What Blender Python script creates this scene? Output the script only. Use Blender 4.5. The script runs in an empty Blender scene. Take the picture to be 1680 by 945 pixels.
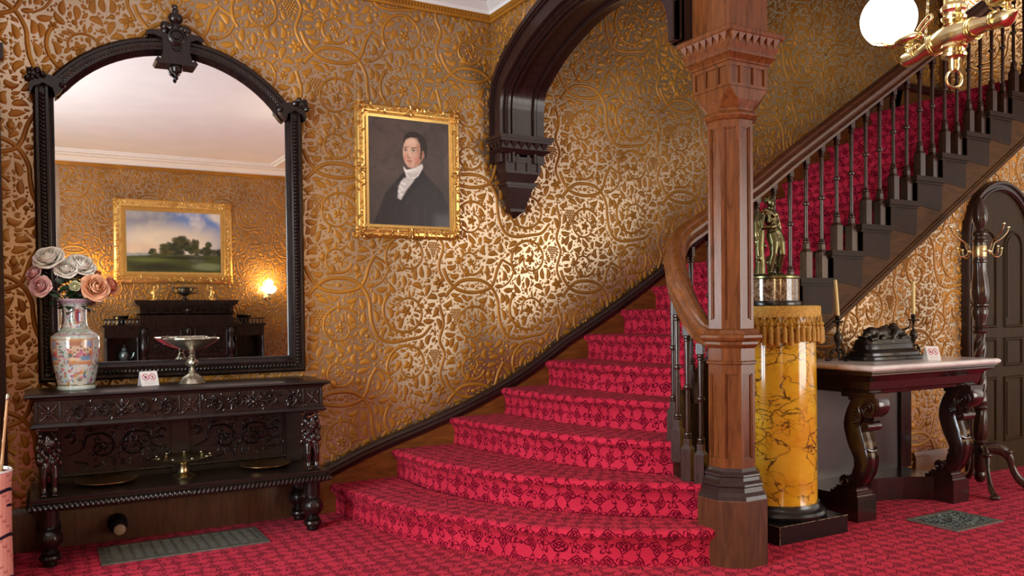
import bpy, bmesh, math, random
import numpy as np
from mathutils import Vector, Matrix
PI = math.pi
scene = bpy.context.scene
COL = scene.collection

# ------------------------------------------------------------------ camera
FPX, YAW, PITCH, ROLL, CYP, CAMH = 1370.96, .51734551, -.0186914, -.0110738, 539.646, 1.25
cam_data = bpy.data.cameras.new('camera')
cam = bpy.data.objects.new('camera', cam_data)
COL.objects.link(cam)
_cy, _sy = math.cos(YAW), math.sin(YAW)
_right = Vector((_cy, -_sy, 0)); _fwd = Vector((_sy, _cy, 0)); _up = Vector((0, 0, 1))
_f2 = _fwd*math.cos(PITCH) + _up*math.sin(PITCH)
_u2 = _up*math.cos(PITCH) - _fwd*math.sin(PITCH)
_r2 = _right*math.cos(ROLL) + _u2*math.sin(ROLL)
_u3 = _u2*math.cos(ROLL) - _right*math.sin(ROLL)
cam.matrix_world = Matrix(((_r2.x, _u3.x, -_f2.x, 0), (_r2.y, _u3.y, -_f2.y, 0), (_r2.z, _u3.z, -_f2.z, CAMH), (0, 0, 0, 1)))
cam_data.sensor_fit = 'HORIZONTAL'
cam_data.sensor_width = 36
cam_data.lens = FPX/1680*36
cam_data.shift_y = (CYP-472.5)/1680
cam_data.clip_start = .02
scene.camera = cam

# ------------------------------------------------------------------ view + world + lights
scene.view_settings.view_transform = 'Standard'
scene.view_settings.look = 'None'
scene.view_settings.gamma = 1
scene.view_settings.use_curve_mapping = False
scene.view_settings.exposure = 0.14
world = bpy.data.worlds.new('world'); scene.world = world
world.use_nodes = True
world.node_tree.nodes['Background'].inputs[0].default_value = (.80, .85, 1, 1)
world.node_tree.nodes['Background'].inputs[1].default_value = .15
scene.cycles.max_bounces = 8
scene.cycles.diffuse_bounces = 4
scene.cycles.glossy_bounces = 5
scene.cycles.sample_clamp_indirect = 6
scene.cycles.use_denoising = True
scene.cycles.caustics_reflective = False
scene.cycles.caustics_refractive = False

def area(name, loc, to, sx, sy, power, color):
    l = bpy.data.lights.new(name, 'AREA'); l.shape = 'RECTANGLE'; l.size = sx; l.size_y = sy
    l.energy = power; l.color = color
    o = bpy.data.objects.new(name, l); COL.objects.link(o)
    o.location = loc
    o.rotation_euler = (Vector(to)-Vector(loc)).to_track_quat('-Z', 'Y').to_euler()
    return o
# daylight coming in through the openings of the place (each sits in its window opening)
area('daylight_left', (-2.62, 2.2, 1.6), (0, 2.2, 3.0), 2.1, 2.4, 330, (.82, .92, 1))
area('daylight_front', (7.6, -2.36, 1.6), (7.6, 0, 1.6), 3.8, 2.6, 270, (1, .95, .88))
area('daylight_right', (9.94, 1.2, 1.8), (8, 1.2, 1.8), 2.6, 3.0, 30, (1, .93, .86))
area('daylight_landing', (8.9, 6.1, 5.1), (8.4, 4.5, 3.9), 1.2, 1.4, 45, (1, .95, .84))

# ------------------------------------------------------------------ node helpers
class X_:
    """a node socket with arithmetic"""
    def __init__(s, nt, sock): s.nt, s.k = nt, sock
    def _m(s, op, b=None, c=None, rev=False):
        n = s.nt.nodes.new('ShaderNodeMath'); n.operation = op
        args = [s, b, c]
        if rev: args = [b, s, c]
        for i, a in enumerate(args):
            if a is None: continue
            if isinstance(a, X_): s.nt.links.new(a.k, n.inputs[i])
            else: n.inputs[i].default_value = a
        return X_(s.nt, n.outputs[0])
    def __add__(s, b): return s._m('ADD', b)
    def __radd__(s, b): return s._m('ADD', b)
    def __sub__(s, b): return s._m('SUBTRACT', b)
    def __rsub__(s, b): return s._m('SUBTRACT', b, rev=True)
    def __mul__(s, b): return s._m('MULTIPLY', b)
    def __rmul__(s, b): return s._m('MULTIPLY', b)
    def __truediv__(s, b): return s._m('DIVIDE', b)
    def abs(s): return s._m('ABSOLUTE')
    def sin(s): return s._m('SINE')
    def cos(s): return s._m('COSINE')
    def sqrt(s): return s._m('SQRT')
    def floor(s): return s._m('FLOOR')
    def frac(s): return s._m('FRACT')
    def lt(s, b): return s._m('LESS_THAN', b)
    def gt(s, b): return s._m('GREATER_THAN', b)
    def mn(s, b): return s._m('MINIMUM', b)
    def mx(s, b): return s._m('MAXIMUM', b)
    def atan2(s, b): return s._m('ARCTAN2', b)
    def mod(s, b): return s._m('FLOORED_MODULO', b)
    def smooth(s, lo, hi):
        n = s.nt.nodes.new('ShaderNodeMapRange'); n.interpolation_type = 'SMOOTHSTEP'
        s.nt.links.new(s.k, n.inputs[0]); n.inputs[1].default_value = lo; n.inputs[2].default_value = hi
        return X_(s.nt, n.outputs[0])

class Mat:
    def __init__(s, name, color=(.5, .5, .5), rough=.5, metal=0, spec=.5, coat=0, coat_rough=.1):
        s.m = bpy.data.materials.new(name); s.m.use_nodes = True; s.nt = s.m.node_tree
        s.b = s.nt.nodes['Principled BSDF']
        s.b.inputs['Base Color'].default_value = (*color, 1)
        s.b.inputs['Roughness'].default_value = rough
        s.b.inputs['Metallic'].default_value = metal
        s.b.inputs['Specular IOR Level'].default_value = spec
        s.b.inputs['Coat Weight'].default_value = coat
        s.b.inputs['Coat Roughness'].default_value = coat_rough
    def coord(s, kind='Object'):
        n = s.nt.nodes.new('ShaderNodeTexCoord'); return n.outputs[kind]
    def attr(s, name):
        n = s.nt.nodes.new('ShaderNodeAttribute'); n.attribute_name = name; return n.outputs['Color']
    def xyz(s, sock):
        n = s.nt.nodes.new('ShaderNodeSeparateXYZ'); s.nt.links.new(sock, n.inputs[0])
        return [X_(s.nt, o) for o in n.outputs]
    def mapping(s, sock, scale=(1, 1, 1), rot=(0, 0, 0), loc=(0, 0, 0)):
        n = s.nt.nodes.new('ShaderNodeMapping'); s.nt.links.new(sock, n.inputs[0])
        n.inputs['Scale'].default_value = scale; n.inputs['Rotation'].default_value = rot; n.inputs['Location'].default_value = loc
        return n.outputs[0]
    def noise(s, vec, scale=5, detail=4, rough=.5, dist=0):
        n = s.nt.nodes.new('ShaderNodeTexNoise'); s.nt.links.new(vec, n.inputs['Vector'])
        n.inputs['Scale'].default_value = scale; n.inputs['Detail'].default_value = detail
        n.inputs['Roughness'].default_value = rough; n.inputs['Distortion'].default_value = dist
        return X_(s.nt, n.outputs['Fac'])
    def voro(s, vec, scale=5, feature='F1', out='Distance', rnd=1):
        n = s.nt.nodes.new('ShaderNodeTexVoronoi'); n.feature = feature; s.nt.links.new(vec, n.inputs['Vector'])
        n.inputs['Scale'].default_value = scale; n.inputs['Randomness'].default_value = rnd
        return X_(s.nt, n.outputs[out])
    def ramp(s, fac, stops):
        n = s.nt.nodes.new('ShaderNodeValToRGB'); s.nt.links.new(fac.k, n.inputs[0])
        e = n.color_ramp.elements
        e[0].position = stops[0][0]; e[0].color = (*stops[0][1], 1)
        e[1].position = stops[-1][0]; e[1].color = (*stops[-1][1], 1)
        for p, c in stops[1:-1]:
            q = e.new(p); q.color = (*c, 1)
        return n.outputs[0]
    def mix(s, fac, a, b):
        n = s.nt.nodes.new('ShaderNodeMix'); n.data_type = 'RGBA'
        if isinstance(fac, X_): s.nt.links.new(fac.k, n.inputs[0])
        else: n.inputs[0].default_value = fac
        for i, v in ((6, a), (7, b)):
            if isinstance(v, tuple): n.inputs[i].default_value = (*v, 1)
            else: s.nt.links.new(v, n.inputs[i])
        return n.outputs[2]
    def color(s, sock): s.nt.links.new(sock, s.b.inputs['Base Color']); return s
    def rough(s, x): s.nt.links.new(x.k, s.b.inputs['Roughness']); return s
    def bump(s, x, strength=.3, dist=.01):
        n = s.nt.nodes.new('ShaderNodeBump'); n.inputs['Strength'].default_value = strength
        n.inputs['Distance'].default_value = dist; s.nt.links.new(x.k, n.inputs['Height'])
        s.nt.links.new(n.outputs[0], s.b.inputs['Normal']); return s
    def emit(s, color, strength):
        s.b.inputs['Emission Color'].default_value = (*color, 1); s.b.inputs['Emission Strength'].default_value = strength; return s

def wood(name, c1, c2, rough=.3, scale=(14, 14, 1.6), coat=.3, bump=.15, axis=None, noise_scale=3, spec=.35):
    w = Mat(name, c1, rough, spec=spec, coat=coat, coat_rough=.18)
    v = w.mapping(w.coord(), scale)
    n = w.noise(v, noise_scale, 6, .6, .6)
    w.color(w.ramp(n, [(.3, c1), (.7, c2)]))
    w.rough(n*.15 + (rough-.07))
    w.bump(n, bump, .004)
    return w.m
def plain(name, color, rough=.5, metal=0, var=.12, scale=30, bump=.1, **kw):
    w = Mat(name, color, rough, metal, **kw)
    n = w.noise(w.coord(), scale, 4)
    w.color(w.ramp(n, [(.25, tuple(c*(1-var) for c in color)), (.75, tuple(min(1, c*(1+var)) for c in color))]))
    if bump: w.bump(n, bump, .003)
    return w.m

M = {}
M['ebony'] = wood('dark_carved_oak', (.006, .0032, .0026), (.016, .0075, .006), .28, coat=.15)
M['ebony_h'] = wood('dark_carved_oak_board', (.009, .005, .004), (.022, .011, .008), .34, scale=(1.6, 14, 14), coat=.1)
M['ebony_g'] = wood('glossy_carved_oak', (.010, .005, .004), (.026, .012, .010), .20, coat=.6)
M['mahogany'] = wood('red_brown_newel_wood', (.085, .026, .008), (.21, .064, .016), .28, coat=.1, bump=.1)
M['mahogany_mid'] = wood('scuffed_newel_base_wood', (.055, .020, .009), (.12, .042, .016), .38, coat=.1)
M['mahogany_dark'] = wood('dark_arch_wood', (.016, .0065, .006), (.034, .013, .011), .34, coat=.15)
M['rail'] = wood('polished_handrail_wood', (.050, .016, .007), (.10, .032, .012), .24, scale=(1.5, 9, 9), coat=.4)
M['rail_l'] = wood('worn_handrail_wood', (.11, .036, .009), (.24, .080, .018), .24, scale=(6, 6, 6), coat=.6)
M['string'] = wood('brown_stair_string_wood', (.11, .036, .007), (.25, .088, .016), .36, scale=(2, 9, 9), coat=.2)
M['stair_wood'] = wood('dark_stair_wood', (.014, .0070, .004), (.032, .014, .007), .42, scale=(3, 9, 9), coat=0, spec=.12)
M['carriage'] = wood('olive_brown_board', (.045, .019, .0055), (.095, .042, .011), .5, scale=(2, 9, 9), coat=0, spec=.12)
M['door'] = wood('olive_brown_door_wood', (.022, .012, .0045), (.042, .024, .008), .5, coat=0, spec=.15)
M['console'] = wood('dark_console_mahogany', (.012, .004, .004), (.028, .009, .007), .20, coat=.7)
M['black'] = plain('black_painted_plinth', (.009, .008, .008), .22, var=.3)
M['gilt'] = plain('gilded_frame', (.68, .44, .15), .34, .9, var=.4, scale=60, bump=.3)
M['gilt_plain'] = plain('smooth_gilding', (.80, .52, .16), .32, .9, var=.1)
M['brass'] = plain('polished_brass', (.74, .64, .34), .22, 1, var=.08, scale=12, bump=.03)
M['bronze'] = plain('green_bronze', (.15, .14, .065), .30, 1, var=.35, scale=25, bump=.1)
M['bronze_dark'] = plain('dark_bronze', (.05, .045, .035), .34, .8, var=.4, scale=40, bump=.2)
M['silver'] = plain('tarnished_silver', (.42, .38, .29), .26, .9, var=.4, scale=70, bump=.5)
M['plate'] = plain('copper_brown_plate', (.30, .16, .06), .26, .9, var=.5, scale=60, bump=.3)
M['card'] = plain('white_card', (.78, .74, .72), .6, var=.03, bump=0)
M['plaster'] = plain('white_plaster', (.78, .77, .74), .7, var=.04, scale=3)
M['candle'] = plain('cream_wax', (.85, .70, .28), .45, var=.05)
M['iron'] = plain('grey_iron', (.20, .20, .17), .45, .6, var=.3)
M['leaf'] = plain('green_leaf', (.025, .075, .022), .4, var=.5, scale=20)
M['wick'] = plain('black_wick', (.01, .01, .01), .8)
M['pit'] = plain('dark_duct', (.022, .018, .012), .9)
M['greymirror'] = plain('dull_grey_back_panel', (.10, .085, .085), .30, .3, var=.2, scale=4)
mg = Mat('mirror_glass', (.93, .95, .94), .012, 1); M['mirror'] = mg.m

# ------------------------------------------------------------------ mesh builder
def srgb(*c): return tuple(((x/255)/12.92 if x/255 <= .04045 else ((x/255+.055)/1.055)**2.4) for x in c)

class MB:
    def __init__(s): s.v = []; s.f = []; s.mi = []; s.uv = {}; s.m = 0; s.smooth = True; s.T = None
    def add(s, vs, fs, T=None):
        b = len(s.v)
        T = T or s.T
        if T is not None: vs = [tuple(T @ Vector(p)) for p in vs]
        s.v.extend([tuple(p) for p in vs]); s.f.extend([tuple(i+b for i in f) for f in fs]); s.mi.extend([s.m]*len(fs))
        return b
    def box(s, x0, x1, y0, y1, z0, z1, T=None):
        vs = [(x, y, z) for x in (x0, x1) for y in (y0, y1) for z in (z0, z1)]
        s.add(vs, [(0, 1, 3, 2), (4, 6, 7, 5), (0, 4, 5, 1), (2, 3, 7, 6), (0, 2, 6, 4), (1, 5, 7, 3)], T); return s
    def prism(s, poly, a, b, plane='XZ', T=None):
        """polygon extruded between a and b along the axis normal to plane"""
        n = len(poly)
        def P(p, t):
            return {'XZ': (p[0], t, p[1]), 'YZ': (t, p[0], p[1]), 'XY': (p[0], p[1], t)}[plane]
        vs = [P(p, a) for p in poly]+[P(p, b) for p in poly]
        fs = [tuple(range(n)), tuple(range(2*n-1, n-1, -1))]+[(i, (i+1) % n, n+(i+1) % n, n+i) for i in range(n)]
        s.add(vs, fs, T); return s
    def lathe(s, prof, seg=32, c=(0, 0, 0), rf=None, T=None, close=True, ph=0):
        """prof: list of (r,z); rf(theta,z,r)->r"""
        vs = []; fs = []
        for (r, z) in prof:
            for k in range(seg):
                t = 2*PI*k/seg+ph
                rr = rf(t, z, r) if rf else r
                vs.append((c[0]+rr*math.cos(t), c[1]+rr*math.sin(t), c[2]+z))
        n = len(prof)
        for i in range(n-1):
            for k in range(seg):
                k2 = (k+1) % seg
                fs.append((i*seg+k, i*seg+k2, (i+1)*seg+k2, (i+1)*seg+k))
        if close:
            if prof[0][0] > 1e-5: fs.append(tuple(range(seg-1, -1, -1)))
            if prof[-1][0] > 1e-5: fs.append(tuple((n-1)*seg+k for k in range(seg)))
        s.add(vs, fs, T); return s
    def tube(s, path, r, seg=10, closed=False, T=None, caps=True, sx=1, sy=1, up=None):
        path = [Vector(p) for p in path]; n = len(path)
        vs = []; fs = []
        rr = r if hasattr(r, '__len__') else [r]*n
        prevn = None
        for i, p in enumerate(path):
            if closed: t = path[(i+1) % n]-path[i-1]
            else: t = path[min(i+1, n-1)]-path[max(i-1, 0)]
            if t.length < 1e-9: t = Vector((0, 0, 1))
            t.normalize()
            if prevn is None:
                a = Vector(up) if up else (Vector((0, 0, 1)) if abs(t.z) < .9 else Vector((1, 0, 0)))
                nn = (a-t*a.dot(t)).normalized()
            else:
                nn = prevn-t*prevn.dot(t)
                nn = nn.normalized() if nn.length > 1e-6 else prevn
            prevn = nn; bb = t.cross(nn)
            for k in range(seg):
                th = 2*PI*k/seg
                vs.append(p+nn*(rr[i]*math.cos(th)*sx)+bb*(rr[i]*math.sin(th)*sy))
        m = n if closed else n-1
        for i in range(m):
            j = (i+1) % n
            for k in range(seg):
                k2 = (k+1) % seg
                fs.append((i*seg+k, i*seg+k2, j*seg+k2, j*seg+k))
        if not closed and caps:
            fs.append(tuple(range(seg-1, -1, -1))); fs.append(tuple((n-1)*seg+k for k in range(seg)))
        s.add(vs, fs, T); return s
    def ell(s, c, r, seg=14, rings=8, T=None):
        if not hasattr(r, '__len__'): r = (r, r, r)
        vs = [(c[0], c[1], c[2]-r[2])]; fs = []
        for i in range(1, rings):
            a = -PI/2+PI*i/rings
            for k in range(seg):
                t = 2*PI*k/seg
                vs.append((c[0]+r[0]*math.cos(a)*math.cos(t), c[1]+r[1]*math.cos(a)*math.sin(t), c[2]+r[2]*math.sin(a)))
        vs.append((c[0], c[1], c[2]+r[2]))
        for k in range(seg): fs.append((0, 1+(k+1) % seg, 1+k))
        for i in range(rings-2):
            for k in range(seg):
                a = 1+i*seg; k2 = (k+1) % seg
                fs.append((a+k, a+k2, a+seg+k2, a+seg+k))
        a = 1+(rings-2)*seg; L = len(vs)-1
        for k in range(seg): fs.append((a+k, a+(k+1) % seg, L))
        s.add(vs, fs, T); return s
    def sweep(s, prof, path, closed=False, up=(0, 0, 1), T=None, side=None, caps=True):
        """prof (a,b): a along side vector (mitred), b along up vector; path 3-D"""
        path = [Vector(p) for p in path]; n = len(path); up = Vector(up); m = len(prof)
        vs = []; fs = []
        for i, p in enumerate(path):
            d1 = (path[i]-path[i-1]) if (i > 0 or closed) else (path[1]-path[0])
            d2 = (path[(i+1) % n]-path[i]) if (i < n-1 or closed) else (path[-1]-path[-2])
            n1 = d1.cross(up).normalized(); n2 = d2.cross(up).normalized()
            sd = (n1+n2)
            sd = sd.normalized() if sd.length > 1e-6 else n1
            k = 1/max(.3, sd.dot(n1))
            for (a, b) in prof: vs.append(p+sd*(a*k)+up*b)
        q = n if closed else n-1
        for i in range(q):
            j = (i+1) % n
            for k in range(m):
                k2 = (k+1) % m
                fs.append((i*m+k, j*m+k, j*m+k2, i*m+k2))
        if not closed and caps:
            fs.append(tuple(range(m))); fs.append(tuple((n-1)*m+k for k in range(m-1, -1, -1)))
        s.add(vs, fs, T); return s
    def build(s, name, mats, parent=None, sharp=38, loc=None, uv=None):
        me = bpy.data.meshes.new(name)
        me.from_pydata(s.v, [], s.f); me.update()
        if not isinstance(mats, (list, tuple)): mats = [mats]
        for m in mats: me.materials.append(m)
        if len(mats) > 1: me.polygons.foreach_set('material_index', s.mi)
        bm = bmesh.new(); bm.from_mesh(me); bmesh.ops.recalc_face_normals(bm, faces=bm.faces); bm.to_mesh(me); bm.free()
        me.polygons.foreach_set('use_smooth', [True]*len(me.polygons))
        me.set_sharp_from_angle(angle=math.radians(sharp))
        o = bpy.data.objects.new(name, me); COL.objects.link(o)
        if parent is not None: o.parent = parent
        if loc is not None: o.location = loc
        return o

def tag(o, label=None, cat=None, group=None, kind=None):
    if label: o['label'] = label
    if cat: o['category'] = cat
    if group: o['group'] = group
    if kind: o['kind'] = kind
    return o
def thing(name, loc, label, cat, group=None, rz=0):
    o = bpy.data.objects.new(name, None); COL.objects.link(o); o.location = loc; o.rotation_euler = (0, 0, rz)
    o.empty_display_size = .1
    return tag(o, label, cat, group)
def S_(o): o['kind'] = 'structure'; return o
def bez(pts, n=24):
    """Catmull-Rom through the points"""
    P = [Vector(p) for p in pts]; P = [P[0]*2-P[1]]+P+[P[-1]*2-P[-2]]
    out = []; m = len(P)-3
    for i in range(m):
        k = max(2, n//m)
        for j in range(k):
            t = j/k; a, b, c, d = P[i:i+4]
            out.append(.5*((2*b)+(-a+c)*t+(2*a-5*b+4*c-d)*t*t+(-a+3*b-3*c+d)*t**3))
    out.append(P[-2]); return out
def remesh(o, vox, smooth=2, keep=True):
    """union the overlapping solids of an object's mesh into one continuous skin"""
    m = o.modifiers.new('r', 'REMESH'); m.mode = 'VOXEL'; m.voxel_size = vox
    s = o.modifiers.new('s', 'SMOOTH'); s.iterations = smooth; s.factor = .5
    dg = bpy.context.evaluated_depsgraph_get()
    me = bpy.data.meshes.new_from_object(o.evaluated_get(dg))
    o.modifiers.clear(); old = o.data; mats = list(old.materials)
    if len(me.materials) == 0:
        for q in mats: me.materials.append(q)
    me.polygons.foreach_set('use_smooth', [True]*len(me.polygons))
    me.name = old.name; o.data = me; return o

# ------------------------------------------------------------------ relief ornament (2-D motifs with a domed height)
class Relief:
    def __init__(s): s.v = []; s.f = []
    def ribbon(s, pts, w, h, ridge=1.0, z0=0):
        n = len(pts); ws = w if hasattr(w, '__len__') else [w]*n; b = len(s.v)
        for i in range(n):
            p = pts[i]; q = pts[min(i+1, n-1)]; r = pts[max(i-1, 0)]
            dx, dy = q[0]-r[0], q[1]-r[1]; L = math.hypot(dx, dy) or 1
            nx, ny = -dy/L, dx/L; k = ws[i]
            hh = h*min(1, .35+k/max(ws))
            s.v += [(p[0]+nx*k, p[1]+ny*k, z0), (p[0]+nx*k*.55, p[1]+ny*k*.55, z0+hh*.85), (p[0], p[1], z0+hh*ridge),
                    (p[0]-nx*k*.55, p[1]-ny*k*.55, z0+hh*.85), (p[0]-nx*k, p[1]-ny*k, z0)]
            if i:
                for j in range(4): s.f.append((b+(i-1)*5+j, b+(i-1)*5+j+1, b+i*5+j+1, b+i*5+j))
    def leaf(s, x, y, a, L, W, h, curl=0, n=6, lobes=0, ridge=.7):
        pts = []; ws = []
        for i in range(n+1):
            t = i/n; aa = a+curl*t
            pts.append((x, y)); x += math.cos(aa)*L/n; y += math.sin(aa)*L/n
            ww = W*math.sin(PI*min(1, t*.93+.07))**.8*(1-.35*t)
            if lobes: ww *= 1+.35*math.sin(lobes*2*PI*t)
            ws.append(max(.0006, ww))
        s.ribbon(pts, ws, h, ridge)
        return pts[-1]
    def dome(s, x, y, rx, ry, h, seg=8, a=0, z0=0, rings=2):
        b = len(s.v); ca, sa = math.cos(a), math.sin(a)
        for i in range(rings+1):
            t = i/rings*PI/2*.94
            for k in range(seg):
                th = 2*PI*k/seg; u = rx*math.cos(t)*math.cos(th); v = ry*math.cos(t)*math.sin(th)
                s.v.append((x+u*ca-v*sa, y+u*sa+v*ca, z0+h*math.sin(t)))
        for i in range(rings):
            for k in range(seg):
                k2 = (k+1) % seg; s.f.append((b+i*seg+k, b+i*seg+k2, b+(i+1)*seg+k2, b+(i+1)*seg+k))
        s.f.append(tuple(b+rings*seg+k for k in range(seg)))
    def spiral(s, x, y, r0, r1, a0, a1, w0, w1, h, n=40):
        pts = []; ws = []
        for i in range(n+1):
            t = i/n; a = a0+(a1-a0)*t; r = r0+(r1-r0)*t
            pts.append((x+r*math.cos(a), y+r*math.sin(a))); ws.append(w0+(w1-w0)*t)
        s.ribbon(pts, ws, h); return pts
    def flower(s, x, y, r, h, n=5, a=0):
        for k in range(n):
            t = a+2*PI*k/n
            s.dome(x+r*.55*math.cos(t), y+r*.55*math.sin(t), r*.5, r*.34, h*.8, 7, t)
        s.dome(x, y, r*.3, r*.3, h*1.2, 7)
    def grapes(s, x, y, r, L, h):
        rows = 7
        for j in range(rows):
            m = max(1, round((rows-j)*.8)) if j > 0 else 4
            for k in range(m): s.dome(x+(k-(m-1)/2)*r*2, y-j*r*1.75, r, r, h, 6, 0, 0, 2)
    def place(s, mb, fn, keep=None):
        b = len(mb.v)
        if keep is None:
            mb.v += [fn(*p) for p in s.v]; mb.f += [tuple(i+b for i in f) for f in s.f]; mb.mi += [mb.m]*len(s.f)
# ------------------------------------------------------------------ embossed wallpaper
TW, TH = .955, .730
EYE = (3.600, 2.903)          # where one 'eye' of the repeat sits on the stair wall
rng = random.Random(7)
GRES = .004
GX, GY = int(TW/GRES), int(TH/GRES)
occ = np.zeros((GY, GX), bool)
def stamp(x, y, r):
    k = int(r/GRES)+1; i0 = int(x/GRES); j0 = int(y/GRES)
    for j in range(j0-k, j0+k+1):
        for i in range(i0-k, i0+k+1):
            if ((i+.5)*GRES-x)**2+((j+.5)*GRES-y)**2 <= r*r: occ[j % GY, i % GX] = True
def free(x, y, r):
    k = max(0, int(r/GRES)); i0 = int(x/GRES); j0 = int(y/GRES); bad = tot = 0
    for j in range(j0-k, j0+k+1):
        for i in range(i0-k, i0+k+1):
            if ((i+.5)*GRES-x)**2+((j+.5)*GRES-y)**2 <= r*r+1e-6:
                tot += 1; bad += occ[j % GY, i % GX]
    return tot > 0 and bad/tot < .06
tile = Relief()
def stem(pts, w0, w1, h=.008):
    P = [(p.x, p.y) for p in bez([(a, b, 0) for a, b in pts], 36)]
    n = len(P); ws = [w0+(w1-w0)*i/(n-1) for i in range(n)]
    tile.ribbon(P, ws, h)
    for p, w in zip(P, ws): stamp(p[0], p[1], w+.003)
    return P
def side_leaves(P, step, L, W, skip=2, both=True):
    for i in range(skip, len(P)-2, step):
        a = math.atan2(P[i+1][1]-P[i-1][1], P[i+1][0]-P[i-1][0])
        for s in ((1, -1) if both else (1,)):
            if rng.random() < .25: continue
            ll = L*rng.uniform(.7, 1.15); aa = a+s*rng.uniform(.5, 1.0); cu = s*rng.uniform(.4, 1.6)
            x, y = P[i]; ex, ey = x+math.cos(aa+cu*.5)*ll, y+math.sin(aa+cu*.5)*ll
            mx, my = x+math.cos(aa+cu*.3)*ll*.6, y+math.sin(aa+cu*.3)*ll*.6
            if free(mx, my, W*.6) and free(ex, ey, W*.4):
                tile.leaf(x, y, aa, ll, W*rng.uniform(.8, 1.1), .006, cu, 6)
                stamp(mx, my, W*.95); stamp(ex, ey, W*.6); stamp((x+mx)/2, (y+my)/2, W*.6)
# the interlaced 'eye' and the great scrolls of one repeat
stem([(-.21, -.075), (-.16, -.02), (-.09, .032), (0, .045), (.09, .032), (.16, -.02), (.20, -.10), (.205, -.17)], .013, .012)
stem([(-.22, .12), (-.19, .05), (-.12, -.022), (0, -.045), (.12, -.022), (.17, .03), (.20, .12), (.24, .19)], .013, .012)
tile.dome(0, 0, .020, .014, .006, 10); stamp(0, 0, .024)
for s in (1, -1): tile.leaf(s*.035, 0, 0 if s > 0 else PI, .035, .006, .004, 0); stamp(s*.05, 0, .008)
sc = []
def scroll(cx, cy, r, a0, turns, w, tip):
    P = []
    n = 44
    for i in range(n+1):
        t = i/n; a = a0+turns*2*PI*t; rr = r*(1-.72*t**1.3)
        P.append((cx+rr*math.cos(a), cy+rr*math.sin(a)))
    ws = [w*(1-.5*i/n) for i in range(n+1)]
    tile.ribbon(P, ws, .009)
    for p, ww in zip(P, ws): stamp(p[0], p[1], ww+.002)
    sc.append(P); return P
scroll(.455, -.170, .165, 2.5, 1.15, .012, 0)
scroll(.470, -.535, .160, -2.4, -1.15, .012, 0)
scroll(0.00, -.270, .135, .6, 1.1, .010, 0)
scroll(-.01, -.560, .100, -.3, -1.1, .010, 0)
stem([(.205, -.17), (.22, -.26), (.27, -.35), (.36, -.375), (.47, -.36), (.57, -.34), (.64, -.27)], .013, .010)
stem([(.70, -.13), (.73, -.25), (.70, -.37), (.735, -.47), (.70, -.60), (.74, -.70)], .012, .010)
stem([(.24, .19), (.33, .13), (.30, .04), (.23, -.01)], .010, .006)
# fruit, flowers, grapes
tile.grapes(-.13, -.165, .0095, .1, .008)
for j in range(12): stamp(-.13, -.165-j*.010, .036-.0022*j)
tile.grapes(.66, -.44, .0085, .1, .008)
for j in range(11): stamp(.66, -.44-j*.010, .030-.002*j)
for fx, fy, fr in ((.455, -.17, .042), (.47, -.535, .040), (0, -.275, .036), (-.01, -.565, .030), (.70, .02, .045), (.33, -.06, .026), (.62, -.17, .03)):
    tile.flower(fx, fy, fr, .009, 5, rng.random()*6); stamp(fx, fy, fr+.004)
for px_, py_, pr in ((-.045, .098, .028), (.12, .11, .024), (.565, -.40, .024), (.23, -.46, .026), (.80, -.28, .026), (.36, -.27, .022), (.85, -.55, .024)):
    tile.dome(px_, py_, pr*.85, pr, .010, 10, 0, 0, 3)
    for a in (-.5, 0, .5): tile.leaf(px_+pr*.2*math.sin(a), py_+pr*.85, PI/2-a, pr*.7, .005, .006, 0, 4)
    tile.ribbon([(px_+pr*1.15*math.cos(t), py_+pr*1.15*math.sin(t)) for t in np.linspace(-2.9, -.2, 12)], .004, .006)
    stamp(px_, py_, pr*1.3); stamp(px_, py_+pr*1.3, pr*.5)
for P in sc: side_leaves(P, 4, .058, .0145)
# fill what is still empty with leaves, buds and berries, large ones first
for (L, W, tries) in ((.085, .021, 1500), (.062, .017, 2600), (.046, .0125, 4000), (.032, .0092, 6000), (.020, .0068, 7000)):
    for _ in range(tries):
        x, y, a = rng.uniform(0, TW), rng.uniform(0, TH), rng.uniform(0, 2*PI); cu = rng.choice((-1, 1))*rng.uniform(.4, 2.4)
        ok = True; xx, yy = x, y; pp = []
        for i in range(5):
            pp.append((xx, yy))
            if not free(xx, yy, W*(.5 if i in (0, 4) else .82)): ok = False; break
            aa = a+cu*(i+.5)/5; xx += math.cos(aa)*L/5; yy += math.sin(aa)*L/5
        if not ok: continue
        k = rng.random()
        if k < .68 or L > .08: tile.leaf(x, y, a, L, W*1.12, .0035+W*.20, cu, 6)
        else:
            tile.leaf(x, y, a, L*.55, W*.45, .004, cu, 4)
            tile.dome(pp[3][0], pp[3][1], W*.95, W*.95, W*.5, 8)
        for i, p in enumerate(pp): stamp(p[0], p[1], W*(.65 if i in (0, 4) else 1.0))
for _ in range(5000):
    x, y = rng.uniform(0, TW), rng.uniform(0, TH); r = rng.choice((.0055, .0075))
    if free(x, y, r*1.25): tile.dome(x, y, r, r, .005, 6, 0, 0, 2); stamp(x, y, r*1.5)

TV = np.array(tile.v, float)
TL = np.concatenate([np.array(f) for f in tile.f]); TN = np.array([len(f) for f in tile.f])
TFC = np.array([TV[list(f)].mean(0)[:2] for f in tile.f])
TFI = np.repeat(np.arange(len(TN)), TN)

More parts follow.
